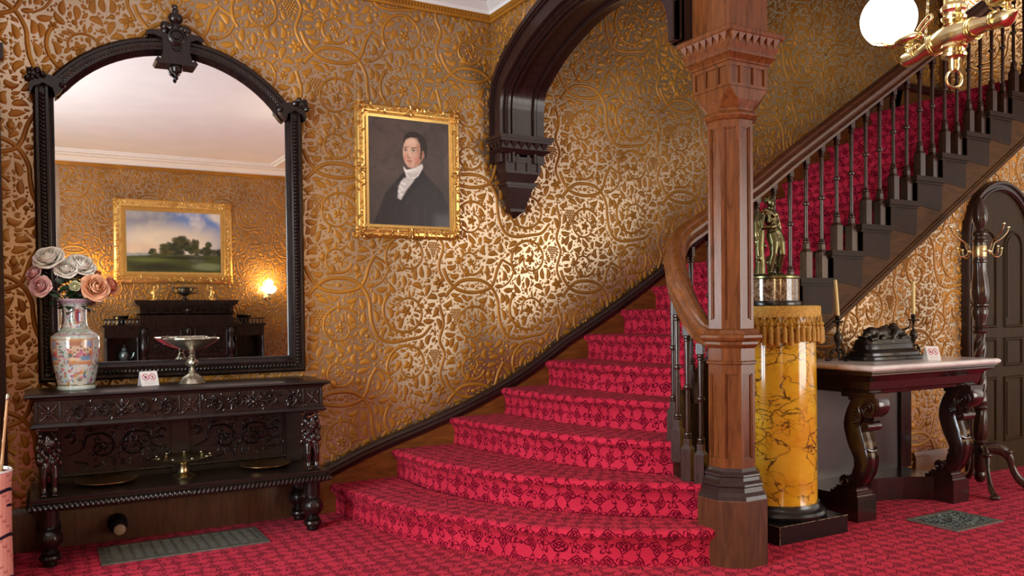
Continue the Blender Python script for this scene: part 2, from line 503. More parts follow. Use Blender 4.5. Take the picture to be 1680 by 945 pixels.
def wall_mesh(name, base_polys, rect, to3d, inside, mats, origin=EYE):
    """base_polys: list of 2-D polygons (u,v); relief tiled over rect and kept where inside(u,v) is true"""
    V = []; loops = []; counts = []; mi = []; nb = 0
    for poly in base_polys:
        V.append(np.array([to3d(np.array([[u, v, 0.]]))[0] for u, v in poly])); loops.append(np.arange(len(poly))+nb)
        counts.append([len(poly)]); mi.append([0]); nb += len(poly)
    u0, u1, v0, v1 = rect
    i0, i1 = math.floor((u0-origin[0])/TW)-1, math.ceil((u1-origin[0])/TW)+1
    j0, j1 = math.floor((v0-origin[1])/TH)-1, math.ceil((v1-origin[1])/TH)+2
    for j in range(j0, j1+1):
        for i in range(i0, i1+1):
            ou, ov = origin[0]+i*TW, origin[1]+j*TH
            cu, cv = TFC[:, 0]+ou, TFC[:, 1]+ov
            k = (cu > u0) & (cu < u1) & (cv > v0) & (cv < v1)
            if not k.any(): continue
            if inside is not None: k &= inside(cu, cv)
            if not k.any(): continue
            lk = k[TFI]; L = TL[lk]; used, inv = np.unique(L, return_inverse=True)
            P = TV[used].copy(); P[:, 0] += ou; P[:, 1] += ov
            V.append(to3d(P)); loops.append(inv+nb); counts.append(TN[k]); mi.append(np.ones(k.sum(), int)); nb += len(used)
    V = np.concatenate(V); loops = np.concatenate(loops); counts = np.concatenate(counts); mi = np.concatenate(mi)
    me = bpy.data.meshes.new(name)
    me.vertices.add(len(V)); me.vertices.foreach_set('co', V.astype(np.float32).ravel())
    me.loops.add(len(loops)); me.loops.foreach_set('vertex_index', loops.astype(np.int32))
    me.polygons.add(len(counts))
    st = np.concatenate([[0], np.cumsum(counts)[:-1]])
    me.polygons.foreach_set('loop_start', st.astype(np.int32))
    for m in mats: me.materials.append(m)
    me.polygons.foreach_set('material_index', mi.astype(np.int32))
    me.polygons.foreach_set('use_smooth', (mi > 0))
    me.update(calc_edges=True); me.validate()
    o = bpy.data.objects.new(name, me); COL.objects.link(o); return S_(o)

g = Mat('wallpaper_ground', (.36, .27, .17), .29, .85)
n = g.noise(g.coord(), 2.2, 3); n2 = g.noise(g.coord(), 90, 3)
g.color(g.ramp(n, [(.3, (.37, .275, .18)), (.7, (.52, .40, .28))])); g.bump(n2, .12, .002)
M['paper_ground'] = g.m
g = Mat('wallpaper_gold_relief', (.5, .22, .03), .5, .22)
n = g.noise(g.coord(), 1.6, 4, .6); n3 = g.noise(g.coord(), 60, 3)
g.color(g.ramp(n, [(.3, (.23, .090, .007)), (.52, (.38, .160, .011)), (.75, (.54, .240, .018))])); g.bump(n3, .15, .002); g.rough(n3*.2+.40)
M['paper_relief'] = g.m
WP = [M['paper_ground'], M['paper_relief']]

D = 5.2            # the stair wall
XA = 2.82          # hall face of the arch wall
CEIL = 3.42
YF = -2.25         # wall behind the camera
XL, XR = -2.5, 9.8
WELL = 5.6         # top of the stair well

# back wall (mirror, portrait and stair run along it)
S_top = 3.36
wb = wall_mesh('wall_back', [[(XL, 0), (8.0, 0), (8.0, WELL), (XA, WELL), (XA, CEIL), (XL, CEIL)]], (-1.2, 8.0, .2, 4.6),
   lambda P: np.stack([P[:, 0], D-P[:, 2], P[:, 1]], 1),
   lambda u, v: ~((u < XA) & (v > 3.29)) & ~((u > .12) & (u < 1.33) & (v > 1.03) & (v < 2.40)) & (v > (u-1.9)*.56+.15) & ~((u < XA-.05) & (u > XA+.4)), WP)
# wall behind the camera, seen in the mirror; windows are openings in it
def holes(u0, u1, v0, v1, hs):
    """rectangles left when rectangular holes (side by side) are cut out"""
    out = []; x = u0
    for (a, b, c, d) in sorted(hs):
        out.append([(x, v0), (a, v0), (a, v1), (x, v1)])
        if c > v0: out.append([(a, v0), (b, v0), (b, c), (a, c)])
        if d < v1: out.append([(a, d), (b, d), (b, v1), (a, v1)])
        x = b
    out.append([(x, v0), (u1, v0), (u1, v1), (x, v1)]); return out
WF = [(-.6, 1.0-.0, .75, 2.95)]
WF = [(-.62, .02+.0, .70, 2.9), (5.2, 8.6, .30, 2.9)]
wall_mesh('wall_front', holes(XL, XR, 0, CEIL, [(5.7, 9.5, .30, 2.9)]), (.3, 3.6, .4, 3.3),
   lambda P: np.stack([P[:, 0], YF+P[:, 2], P[:, 1]], 1), None, WP, origin=(.45, .71))
# left end wall with the entrance window
wall_mesh('wall_left', holes(YF, D, 0, CEIL, [(1.1, 3.3, .40, 2.8)]), (YF, D, 0, .0),
   lambda P: np.stack([np.full(len(P), XL)+P[:, 2], P[:, 0], P[:, 1]], 1), lambda u, v: u < -99, WP)
wall_mesh('wall_right', holes(YF, 3.72, 0, WELL, [(-.1, 2.5, .3, 3.3)]), (YF, 3.72, 0, 0),
   lambda P: np.stack([np.full(len(P), XR)-P[:, 2], P[:, 0], P[:, 1]], 1), lambda u, v: u < -99, WP)

# arch outline (Y, Z)
AR_IN = [(5.05, 2.30), (5.05, 2.66), (5.03, 2.76), (4.96, 2.84), (4.753, 2.967), (4.523, 3.058), (4.30, 3.115), (4.12, 3.13),
         (3.94, 3.115), (3.72, 3.058), (3.52, 2.967), (3.40, 2.87), (3.345, 2.78), (3.325, 2.68), (3.325, 2.615)]
AR_OUT = [(5.195, 2.80), (5.16, 2.93), (5.10, 3.005), (4.997, 3.076), (4.829, 3.138), (4.671, 3.18), (4.534, 3.234), (4.35, 3.27), (4.12, 3.285),
          (3.89, 3.27), (3.706, 3.234), (3.569, 3.18), (3.411, 3.138), (3.243, 3.076), (3.21, 3.0)]
def arch_in_z(y):
    a = sorted([(p[0], p[1]) for p in AR_OUT]); return np.interp(y, [p[0] for p in a], [p[1] for p in a])
poly = [(D, CEIL), (D, 2.78)]+[p for p in AR_OUT[:-1]]+[(3.2, 3.0), (3.2, CEIL)]
# hall face of the arch wall: strips above the curve
strips = []
ys = [p[0] for p in AR_OUT]
for a, b in zip(AR_OUT[:-1], AR_OUT[1:]): strips.append([(a[0], a[1]), (b[0], b[1]), (b[0], CEIL), (a[0], CEIL)])
strips.append([(D, 2.70), (5.195, 2.80), (5.195, CEIL), (D, CEIL)])
wall_mesh('wall_arch', strips, (3.3, D, 2.7, 3.30), lambda P: np.stack([XA-P[:, 2], P[:, 0], P[:, 1]], 1),
   lambda u, v: v > arch_in_z(u), WP, origin=(5.0, 2.9))
m = MB()
for a, b in zip(AR_OUT[:-1], AR_OUT[1:]):
    m.add([(XA+.32, a[0], a[1]), (XA+.32, b[0], b[1]), (XA+.32, b[0], WELL), (XA+.32, a[0], WELL)], [(0, 1, 2, 3)])
m.box(XA, XA+.32, 2.95, D, CEIL, WELL)
m.box(XA, XR, 2.95, 3.15, 3.335, WELL)
S_(m.build('wall_arch_header', M['plaster']))

# spandrel wall below the stair string, with the doorway under the stairs
YO = 3.70
def string_low(x): return 1.084+(x-4.383)*.6247
def in_door(u, v): return (u > 6.02) & (u < 6.86) & (v < 1.75+np.sqrt(np.maximum(0, .42**2-(u-6.44)**2)))
wall_mesh('wall_stair', [[(3.3, 0), (9.8, 0), (9.8, string_low(9.8)), (3.3, string_low(3.3))]], (4.0, 8.0, .12, 3.6),
   lambda P: np.stack([P[:, 0], YO+.05-P[:, 2], P[:, 1]], 1), lambda u, v: (v < string_low(u)) & ~in_door(u, v), WP, origin=(5.45, 1.05))
# landing wall lit by the landing window
wall_mesh('wall_landing', [[(3.7, 2.9), (6.5, 2.9), (6.5, WELL), (3.7, WELL)]], (3.7, 6.4, 3.2, 5.2),
   lambda P: np.stack([np.full(len(P), 9.4)-P[:, 2], P[:, 0], P[:, 1]], 1), None, WP, origin=(4.2, 3.6))
m = MB(); m.box(8.0, 9.4, 6.45, 6.55, 2.9, WELL); m.box(7.98, 8.08, D, 6.5, 2.9, WELL)
S_(m.build('wall_landing_side', M['paper_ground']))

# ceiling and cornices
m = MB()
m.prism([(XL-.1, YF-.1), (XR+.1, YF-.1), (XR+.1, 2.96), (XA+.02, 2.96), (XA+.02, D+.1), (XL-.1, D+.1)], CEIL, CEIL+.1, 'XY')
m.box(XA, 9.9, 2.95, 6.6, WELL, WELL+.1)
S_(m.build('ceiling', M['plaster']))
m = MB()
loop = [(XL, YF, 0), (XL, D, 0), (XA, D, 0), (XA, 2.95, 0), (XR, 2.95, 0), (XR, YF, 0)]
cove = [(0, CEIL), (0, 3.335), (.025, 3.335), (.03, 3.36), (.07, 3.385), (.085, 3.40), (.16, 3.405), (.165, CEIL)]
m.sweep(cove, loop, closed=True)
S_(m.build('trim_1', M['plaster'], sharp=25))
m = MB(); m.sweep([(0, 3.335), (0, 3.285), (.016, 3.287), (.022, 3.30), (.022, 3.325), (.03, 3.335)], loop, closed=True)
# little beads of the picture rail
for x in np.arange(1.2, XA-.03, .022): m.box(x, x+.012, D-.030, D-.02, 3.303, 3.322)
for y in np.arange(4.2, D-.03, .022): m.box(XA-.030, XA-.02, y, y+.012, 3.303, 3.322)
S_(m.build('trim_2', M['gilt_old'] if 'gilt_old' in M else M['paper_relief'], sharp=25))
# ceiling panel moulding
m = MB(); m.sweep([(0, CEIL), (.012, CEIL-.035), (.05, CEIL-.035), (.055, CEIL-.018), (.09, CEIL-.016), (.10, CEIL)], [(XL+.5, YF+.42, 0), (XL+.5, D-.55, 0), (XA-.45, D-.55, 0), (XA-.45, 2.4, 0), (3.05, 2.4, 0), (3.05, YF+.42, 0)], closed=True)
S_(m.build('trim_3', M['plaster'], sharp=25))

# carpet ---------------------------------------------------------------
def carpet(name, use_uv, scale):
    c = Mat(name, (.5, .03, .05), .95, spec=.1)
    c.b.inputs['Sheen Weight'].default_value = .05; c.b.inputs['Sheen Roughness'].default_value = .5
    c.b.inputs['Sheen Tint'].default_value = (1, .55, .6, 1)
    src = c.coord('UV') if use_uv else c.coord('Object')
    x, y, z = c.xyz(src)
    w1 = c.noise(src, 9, 2); w2 = c.noise(c.mapping(src, loc=(3.1, 7.7, 0)), 9, 2)
    x = x*scale+(w1-.5)*1.1; y = y*scale+(w2-.5)*1.1
    cx, cy = x.floor(), y.floor()
    par = (cx+cy).mod(2.0)
    fx, fy = x.frac()-.5, y.frac()-.5
    r = (fx*fx+fy*fy).sqrt(); th = fy.atan2(fx)
    ax, ay = fx.abs(), fy.abs()
    # lattice diamond
    d = ax+ay
    lat = (d-.47).abs().mn((fx-fy).abs().mx(d-.47)).mn((fx+fy).abs().mx(d-.47)).mn((d-.25).abs())
    # bow-like flower with long loops
    fl = (r-(th*2.0).cos().abs()*.40-.03).abs().mn((r-.09).abs())
    fl2 = (r-(th*2.5+.6).cos().abs()*.28-.12).abs().mn((r-.06).abs())
    sel = c.noise(c.mapping(src, loc=(1, 2, 3)), scale*.5, 0).gt(.5)
    pat = par*lat+(1.0-par)*(sel*fl+(1.0-sel)*fl2)
    edge = ax.mx(ay)
    line = pat.smooth(.080, .040)
    fine = c.noise(src, 160, 2); big = c.noise(src, 3, 2)
    base = c.ramp(fine*.5+big*.5, [(.3, (.44, .014, .038)), (.7, (.66, .032, .070))])
    col = c.mix(line, base, (.13, .001, .012))
    c.color(col); c.bump(fine*.6-line*.5, .6, .006)
    return c.m
M['carpet'] = carpet('red_patterned_carpet', False, 12.5)
M['carpet_uv'] = carpet('red_patterned_stair_carpet', True, 12.5)
m = MB(); m.box(XL, XR, YF, D+1.4, -.05, 0)
S_(m.build('floor', M['carpet']))

# baseboards
m = MB(); bp = [(0, 0), (.03, 0), (.03, .19), (.02, .215), (.012, .23), (0, .235)]
m.sweep([(a, b) for a, b in bp], [(XL, D, 0), (1.48, D, 0)])
S_(m.build('baseboard_back', M['mahogany_mid']))
m = MB(); m.sweep(bp, [(5.40, YO+.05, 0), (5.98, YO+.05, 0)]); m.sweep(bp, [(6.92, YO+.05, 0), (9.7, YO+.05, 0)])
S_(m.build('baseboard_stair', M['string']))
m = MB(); m.sweep(bp, [(9.7, YF, 0), (XL, YF, 0), (XL, D-.04, 0)])
S_(m.build('baseboard_front', M['string']))
# narrow dark casing at the far left of the back wall
m = MB(); m.box(-.175, -.145, D-.035, D-.001, 0.24, 2.62); m.box(-.26, -.125, D-.05, D-.001, 2.62, 2.70)
S_(m.build('trim_4', M['mahogany_dark']))
# added pier, out of view, to shade the left end of the back wall
m = MB(); m.box(-.60, -.26, 4.45, D, 0, CEIL); S_(m.build('added_shade_pier', M['paper_relief']))
# windows (frames in the openings)
def window(name, u0, u1, v0, v1, to3, nx, ny):
    m = MB()
    def bar(a, b, c, d, t0=-.06, t1=.05):
        P = [to3(u, v, t) for u in (a, b) for v in (c, d) for t in (t0, t1)]
        m.add(P, [(0, 1, 3, 2), (4, 6, 7, 5), (0, 4, 5, 1), (2, 3, 7, 6), (0, 2, 6, 4), (1, 5, 7, 3)])
    w = .07
    bar(u0-w, u0, v0-w, v1+w); bar(u1, u1+w, v0-w, v1+w); bar(u0, u1, v1, v1+w); bar(u0, u1, v0-w, v0)
    for i in range(1, nx): x = u0+(u1-u0)*i/nx; bar(x-.015, x+.015, v0, v1, -.05, -.01)
    for j in range(1, ny): y = v0+(v1-v0)*j/ny; bar(u0, u1, y-.015, y+.015, -.05, -.01)
    return S_(m.build(name, M['mahogany_dark']))
window('window_1', 1.1, 3.3, .40, 2.8, lambda u, v, t: (XL+t, u, v), 3, 2)
window('window_2', 5.7, 9.5, .30, 2.9, lambda u, v, t: (u, YF+t, v), 4, 2)
window('window_3', -.1, 2.5, .3, 3.3, lambda u, v, t: (XR-t, u, v), 3, 2)
# ------------------------------------------------------------------ staircase
H = .1815; G = .289
YS = D-.04          # face of the wall string
NOSE = {
 1: [(1.60, YS), (1.63, 4.92), (1.67, 4.71), (1.73, 4.38), (1.84, 4.10), (1.96, 3.87), (2.10, 3.63), (2.27, 3.43), (2.50, 3.25), (2.75, 3.10), (2.89, 3.05)],
 2: [(2.02, YS), (2.03, 4.95), (2.04, 4.75), (2.09, 4.48), (2.17, 4.21), (2.27, 3.98), (2.43, 3.74), (2.64, 3.50), (2.80, 3.36), (2.88, 3.29), (2.93, 3.22)],
 3: [(2.44, YS), (2.47, 4.95), (2.50, 4.75), (2.545, 4.48), (2.61, 4.20), (2.68, 4.00), (2.76, 3.84), (2.86, 3.66), (2.92, 3.57), (2.965, 3.52), (3.00, 3.49)],
 4: [(2.84, YS), (2.85, 4.95), (2.87, 4.75), (2.90, 4.50), (2.96, 4.27), (3.02, 4.10), (3.08, 3.96), (3.15, 3.83), (3.19, 3.76), (3.22, 3.71), (3.25, 3.68)],
 5: [(3.21, YS), (3.215, 4.95), (3.225, 4.75), (3.25, 4.50), (3.29, 4.27), (3.33, 4.10), (3.38, 3.96), (3.42, 3.83), (3.45, 3.77), (3.47, 3.72), (3.48, 3.70)],
 6: [(3.56, YS), (3.565, 4.95), (3.57, 4.75), (3.585, 4.50), (3.60, 4.27), (3.62, 4.10), (3.635, 3.96), (3.65, 3.83), (3.655, 3.77), (3.66, 3.72), (3.66, 3.70)],
}
NST = 17
for k in range(7, NST+1):
    x = 3.895 if k == 7 else 4.21+G*(k-8)
    NOSE[k] = [(x, y) for (_, y) in NOSE[6]]
def curve2(pts, n=40):
    P = bez([(a, b, 0) for a, b in pts], 80)
    L = [0]
    for a, b in zip(P[:-1], P[1:]): L.append(L[-1]+(b-a).length)
    ts = np.linspace(0, L[-1], n+1)
    return np.stack([np.interp(ts, L, [p.x for p in P]), np.interp(ts, L, [p.y for p in P])], 1), L[-1]
stairs = thing('staircase', (0, 0, 0), 'open dark wooden staircase with red patterned carpet, curving in behind the tall newel', 'staircase')
CUR = {k: curve2(NOSE[k]) for k in NOSE}
Pend, _ = curve2([(NOSE[NST][0][0]+.8, y) for (_, y) in NOSE[6]])
def step(k):
    A, LA = CUR[k]; z = H*k; n = len(A)
    B = CUR[k+1][0] if k < NST else Pend
    tang = np.gradient(A, axis=0); nrm = np.stack([tang[:, 1], -tang[:, 0]], 1); nrm /= np.linalg.norm(nrm, axis=1)[:, None]
    # outward normal points down the flight
    if ((B-A)*nrm).sum() > 0: nrm = -nrm
    wob = [0]*n
    prof = []      # (kind, param, z) cross-section from the back of the tread to the foot of the riser
    vs = []; uvs = []
    rows = []
    for t in (1.03, .75, .5, .25): rows.append([(*(A[i]+(B[i]-A[i])*t), z) for i in range(n)])
    nose = [(.004, z), (.022, z-.003), (.034, z-.012), (.038, z-.024), (.034, z-.036), (.018, z-.050), (.004, z-.062), (-.004, z-.09), (-.004, z-.13), (0, z-H+.006), (.004, z-H-.002)]
    for (o, zz) in nose: rows.append([(*(A[i]+nrm[i]*(o-.030)), zz) for i in range(n)])
    R = np.array(rows); m = len(R)
    v = [tuple(p) for r in R for p in r]
    d = np.linalg.norm(np.diff(R, axis=0), axis=2); cum = np.concatenate([np.zeros((1, n)), np.cumsum(d, 0)]); cum -= cum[4]
    u = np.concatenate([[0], np.cumsum(np.linalg.norm(np.diff(A, axis=0), axis=1))])
    fs = []
    for i in range(m-1):
        for j in range(n-1): fs.append((i*n+j, i*n+j+1, (i+1)*n+j+1, (i+1)*n+j))
    # closed back and underside so the step is a solid block
    b = len(v)
    for i in range(n): v.append((*(A[i]+(B[i]-A[i])*1.03), z-H-.002))
    for j in range(n-1): fs.append((j, b+j, b+j+1, j+1)); fs.append((b+j, (m-1)*n+j, (m-1)*n+j+1, b+j+1))
    fs.append(tuple([i*n for i in range(m)]+[b])); fs.append(tuple([b+n-1]+[i*n+n-1 for i in range(m-1, -1, -1)]))
    me = bpy.data.meshes.new('step'); me.from_pydata(v, [], fs); me.update()
    uvl = me.uv_layers.new(name='UVMap')
    UV = np.zeros((len(v), 2)); UV[:m*n, 0] = np.tile(u, m)+k*.37; UV[:m*n, 1] = cum.ravel()+k*.71
    li = np.zeros(len(me.loops), np.int32); me.loops.foreach_get('vertex_index', li)
    uvl.data.foreach_set('uv', UV[li].astype(np.float32).ravel())
    me.polygons.foreach_set('use_smooth', [True]*len(me.polygons)); me.set_sharp_from_angle(angle=math.radians(50))
    me.materials.append(M['carpet_uv'])
    o = bpy.data.objects.new('step', me); COL.objects.link(o); o.parent = stairs; return o
for k in range(1, NST+1):
    s_ = step(k)
S1 = NOSE[NST][0][0]
# landing floor
m = MB(); m.box(S1+.75, 9.39, 3.7, 6.44, NST*H-.2, NST*H-.001)
lf = m.build('floor_landing', M['carpet']); S_(lf)
# wall string with its moulded cap
SL = [(1.50, .235), (1.626, .281), (1.82, .36), (2.021, .428), (2.22, .49), (2.432, .561), (2.65, .645), (2.869, .739), (3.12, .87), (3.39, 1.038), (3.78, 1.25), (4.179, 1.488), (4.50, 1.70), (4.826, 1.926), (5.1, 2.115), (5.377, 2.307), (6.25, 2.83), (7.116, 3.345)]
SLp = [(p.x, p.y) for p in bez([(a, b, 0) for a, b in SL], 60)]
m = MB()
low = [(7.2, 3.0), (6.8, 2.6), (3.4, .3), (1.9, .0), (1.50, .0)]
m.prism(SLp+[(7.3, 3.36)]+low, D-.001, YS, 'XZ')
m.box(7.1, 8.0, YS, D-.001, NST*H, NST*H+.27)
ws = m.build('string_board', M['string'], stairs, sharp=20)
m = MB()
capp = [(-.005, -.035), (.010, -.035), (.014, -.020), (.022, -.012), (.020, .004), (.030, .012), (.024, .026), (.008, .030), (-.005, .032)]
path = [(x, YS, z) for x, z in SLp]+[(7.25, YS, 3.40), (7.98, YS, 3.40)]
m2 = []
# the cap follows the string: profile (out from wall, up)
P = [Vector(p) for p in path]
vs = []; fs = []
for i, p in enumerate(P):
    t = (P[min(i+1, len(P)-1)]-P[max(i-1, 0)]).normalized(); up = Vector((-t.z, 0, t.x))
    for (a, b) in capp: vs.append(p+Vector((0, -a, 0))+up*(b*1.25))
q = len(capp)
for i in range(len(P)-1):
    for k in range(q): fs.append((i*q+k, (i+1)*q+k, (i+1)*q+(k+1) % q, i*q+(k+1) % q))
m.add(vs, fs); m.build('string_cap', M['mahogany_dark'], stairs, sharp=30)
# outer carriage board of the straight flight
x0, x1 = 3.45, 7.0
m = MB()
dz = .30
m.prism([(x0, string_low(x0)), (x1+.6, string_low(x1+.6)), (x1+.6, string_low(x1+.6)+.25), (x1, string_low(x1)+dz), (x0, string_low(x0)+dz)], YO-.008, YO+.05, 'XZ')
m.build('carriage_board', M['carriage'], stairs)
m = MB()
for off, w, dd in ((0, .022, .018), (.03, .010, .010)):
    m.prism([(x0, string_low(x0)-.01+off), (x1+.6, string_low(x1+.6)-.01+off), (x1+.6, string_low(x1+.6)+w+off), (x0, string_low(x0)+w+off)], YO-.008-dd, YO, 'XZ')
m.build('carriage_moulding', M['carriage'], stairs)
# step ends: moulded tread end over a framed block, one per step
for k in range(6, NST+1):
    A = NOSE[k][-1][0]; z = H*k; m = MB()
    m.box(A-.03, A+G+.012, YO-.035, YO+.12, z-.032, z+.003)
    m.box(A-.018, A+G+.004, YO-.022, YO+.1, z-.048, z-.030)
    m.prism([(A, z-.046), (A+G, z-.046), (A+G, z-H-.02), (A+G*.95, z-H-.05), (A-.02+.02, string_low(A)+dz-.02)], YO-.012, YO+.1, 'XZ')
    m.box(A, A+.028, YO-.02, YO+.02, z-H, z-.046)
    m.build('step_end', M['stair_wood'], stairs, sharp=30)
# curved outer string from the newel to the straight flight
RAILP = [(3.00, 3.20), (2.978, 3.27), (2.975, 3.36), (3.000, 3.46), (3.07, 3.57), (3.18, 3.65), (3.36, 3.70), (3.6, YO+.02), (3.83, YO+.02)]
RZ = [1.085, 1.125, 1.235, 1.365, 1.49, 1.62, 1.71, 1.835, 1.955]
cs = bez([(x, y, 0) for x, y in RAILP], 48)
def tread_z(x):
    if x < 3.0: return .363
    for k in range(3, 9):
        pass
    return None
m = MB()
P3 = [(p.x, p.y) for p in cs[:-6]]; n = len(P3)
lens = np.concatenate([[0], np.cumsum([math.dist(a, b) for a, b in zip(P3[:-1], P3[1:])])])
ztop = np.interp(lens, [0, .12, .20, .32, .50, .72, .95, 1.2], [.36, .36, .45, .55, .73, .91, 1.09, 1.2])
def ribbonwall(m, pts, z0, z1, th):
    n = len(pts); vs = []; fs = []
    for i, p in enumerate(pts):
        a, b = pts[max(i-1, 0)], pts[min(i+1, n-1)]; dx, dy = b[0]-a[0], b[1]-a[1]; L = math.hypot(dx, dy); nx, ny = -dy/L*th/2, dx/L*th/2
        zz0 = z0[i] if hasattr(z0, '__len__') else z0; zz1 = z1[i]
        vs += [(p[0]-nx, p[1]-ny, zz0), (p[0]+nx, p[1]+ny, zz0), (p[0]+nx, p[1]+ny, zz1), (p[0]-nx, p[1]-ny, zz1)]
    for i in range(n-1):
        for k in range(4): fs.append((i*4+k, i*4+(k+1) % 4, (i+1)*4+(k+1) % 4, (i+1)*4+k))
    fs += [(0, 1, 2, 3), ((n-1)*4+3, (n-1)*4+2, (n-1)*4+1, (n-1)*4)]
    m.add(vs, fs)
ribbonwall(m, P3, 0.0, list(ztop), .045)
m.build('curved_string', M['stair_wood'], stairs, sharp=25)
# handrail
rail_pts = [Vector((x, y, z)) for (x, y), z in zip(RAILP, RZ)]
slope = .6247
xe = 6.95
rail_pts += [Vector((4.2, YO+.02, 1.955+.37*slope+.012)), Vector((5.2, YO+.02, 1.967+1.37*slope)), Vector((6.2, YO+.02, 1.967+2.37*slope)), Vector((xe, YO+.02, 1.967+(xe-3.83)*slope))]
cr = bez(rail_pts, 130)
rprof = [(-.050, -.048), (-.052, -.030), (-.040, -.022), (-.046, -.012), (-.058, .004), (-.060, .022), (-.048, .036), (-.040, .040), (-.034, .052), (-.016, .064), (0, .067), (.016, .064), (.034, .052), (.040, .040), (.048, .036), (.060, .022), (.058, .004), (.046, -.012), (.040, -.022), (.052, -.030), (.050, -.048), (.03, -.055), (-.03, -.055)]
def railsweep(m, C):
    vs = []; fs = []; q = len(rprof)
    for i, p in enumerate(C):
        t = (C[min(i+1, len(C)-1)]-C[max(i-1, 0)]).normalized()
        h = Vector((t.x, t.y, 0)); h.normalize(); sd = Vector((h.y, -h.x, 0)); up = sd.cross(t); up = up if up.z > 0 else -up
        for (a, b) in rprof: vs.append(p+sd*a+up*(b+.03))
    for i in range(len(C)-1):
        for k in range(q): fs.append((i*q+k, i*q+(k+1) % q, (i+1)*q+(k+1) % q, (i+1)*q+k))
    fs += [tuple(range(q)), tuple((len(C)-1)*q+k for k in range(q-1, -1, -1))]
    m.add(vs, fs)
cut = next(i for i, p in enumerate(cr) if p.x > 3.5 and p.y > 3.6)
m = MB(); railsweep(m, cr[:cut+1]); m.build('handrail_volute', M['rail_l'], stairs, sharp=28)['label'] = 'worn orange-brown curved end of the handrail'
m = MB(); railsweep(m, cr[cut:]); m.build('handrail', M['rail'], stairs, sharp=28)
# balusters
def baluster(x, y, z0, z1, rz=0):
    L = z1-z0; m = MB(); T = Matrix.Translation((x, y, z0)) @ Matrix.Rotation(rz, 4, 'Z')
    hb = min(.17, L*.22); ht = min(.055, L*.1); w = .027
    m.T = T
    m.box(-w, w, -w, w, 0, hb)
    v = [(-w, -w, hb), (w, -w, hb), (w, w, hb), (-w, w, hb)]; r = .015; v += [(-r, -r, hb+.022), (r, -r, hb+.022), (r, r, hb+.022), (-r, r, hb+.022)]
    m.add(v, [(0, 1, 5, 4), (1, 2, 6, 5), (2, 3, 7, 6), (3, 0, 4, 7)])
    w2 = .016; m.box(-w2, w2, -w2, w2, hb+.02, hb+.055)
    zt = L-ht; a = hb+.055; mid = (a+zt)/2
    P = [(.014, a), (.021, a+.006), (.021, a+.012), (.015, a+.016), (.021, a+.022), (.020, a+.028), (.012, a+.034), (.0125, a+.08), (.0115, mid-.03), (.012, mid-.014), (.020, mid-.008), (.022, mid), (.020, mid+.008), (.012, mid+.014), (.0115, mid+.03), (.0145, zt-.07), (.013, zt-.034), (.021, zt-.028), (.021, zt-.022), (.015, zt-.017), (.020, zt-.012), (.020, zt-.005), (.014, zt)]
    m.lathe(P, 14); m.box(-.018, .018, -.018, .018, zt, L)
    return m.build('baluster', M['baluster'], stairs, sharp=30)
M['baluster'] = wood('baluster_wood', (.022, .010, .007), (.050, .022, .013), .24, scale=(20, 20, 3), coat=.35)
def rail_z(x): return 1.955+(x-3.83)*slope+.01 if x > 3.83 else 1.9
x = 4.153-2*.1445
i = 0
for j in range(0, 24):
    x = 3.864+.1452*j
    if x > 6.9: break
    k = 7 if x < 4.19 else 8+int((x-4.19)/G)
    baluster(x, YO+.03, H*min(k, NST), rail_z(x)-.02)
for (x, y, zb, zt) in ((2.972, 3.262, .358, 1.105), (2.956, 3.345, .370, 1.20), (2.962, 3.43, .46, 1.31), (3.02, 3.53, .545, 1.42), (3.13, 3.625, .62, 1.54), (3.28, 3.675, .73, 1.64), (3.45, 3.705, .80, 1.74), (3.62, 3.72, .92, 1.83), (3.74, 3.72, 1.0, 1.89)):
    baluster(x, y, zb-.01, zt-.02, .4)
# upper newel at the landing
m = MB()
nx = 6.98
m.T = Matrix.Translation((nx, YO+.02, 0))
m.box(-.065, .065, -.065, .065, string_low(nx)-.1, 4.35)
m.box(-.085, .085, -.085, .085, 4.35, 4.40); m.box(-.075, .075, -.075, .075, 3.05, 3.10)
m.T = None
m.build('landing_newel', M['stair_wood'], stairs)
# post closing the end of the stair wall
m = MB(); m.box(7.93, 8.05, D-.05, D+.06, NST*H, WELL)
m.box(7.91, 8.07, D-.06, D+.06, NST*H, NST*H+.35)
S_(m.build('trim_5', M['mahogany']))
m = MB(); m.sweep([(0, 0), (.03, 0), (.03, .24), (0, .27)], [(8.08, 6.44, NST*H), (8.08, 5.3, NST*H)][::-1]); m.sweep([(0, 0), (.03, 0), (.03, .24), (0, .27)], [(9.39, 6.44, NST*H), (9.39, 3.7, NST*H)][::1])
S_(m.build('baseboard_landing', M['string']))

# ------------------------------------------------------------------ tall octagonal newel column
CX, CY = 3.035, 3.105
newel = thing('newel_column', (CX, CY, 0), 'tall eight-sided red-brown wooden column with square toothed capital at stair foot', 'column')
def octo(m, prof, seg=8): m.lathe([(r/math.cos(PI/8), z) for r, z in prof], seg, ph=PI/8)
m = MB()
octo(m, [(.168, 0), (.168, .322), (.162, .330)]); m.build('plinth', M['mahogany_mid'], newel, sharp=15)
m = MB()
octo(m, [(.165, .326), (.160, .345), (.146, .362), (.142, .385), (.148, .392), (.146, .402), (.132, .416), (.128, .432), (.134, .438), (.132, .446), (.118, .458), (.110, .478)])
m.build('base_moulding', M['mahogany_base'] if 'mahogany_base' in M else M['mahogany_dark'], newel, sharp=15)
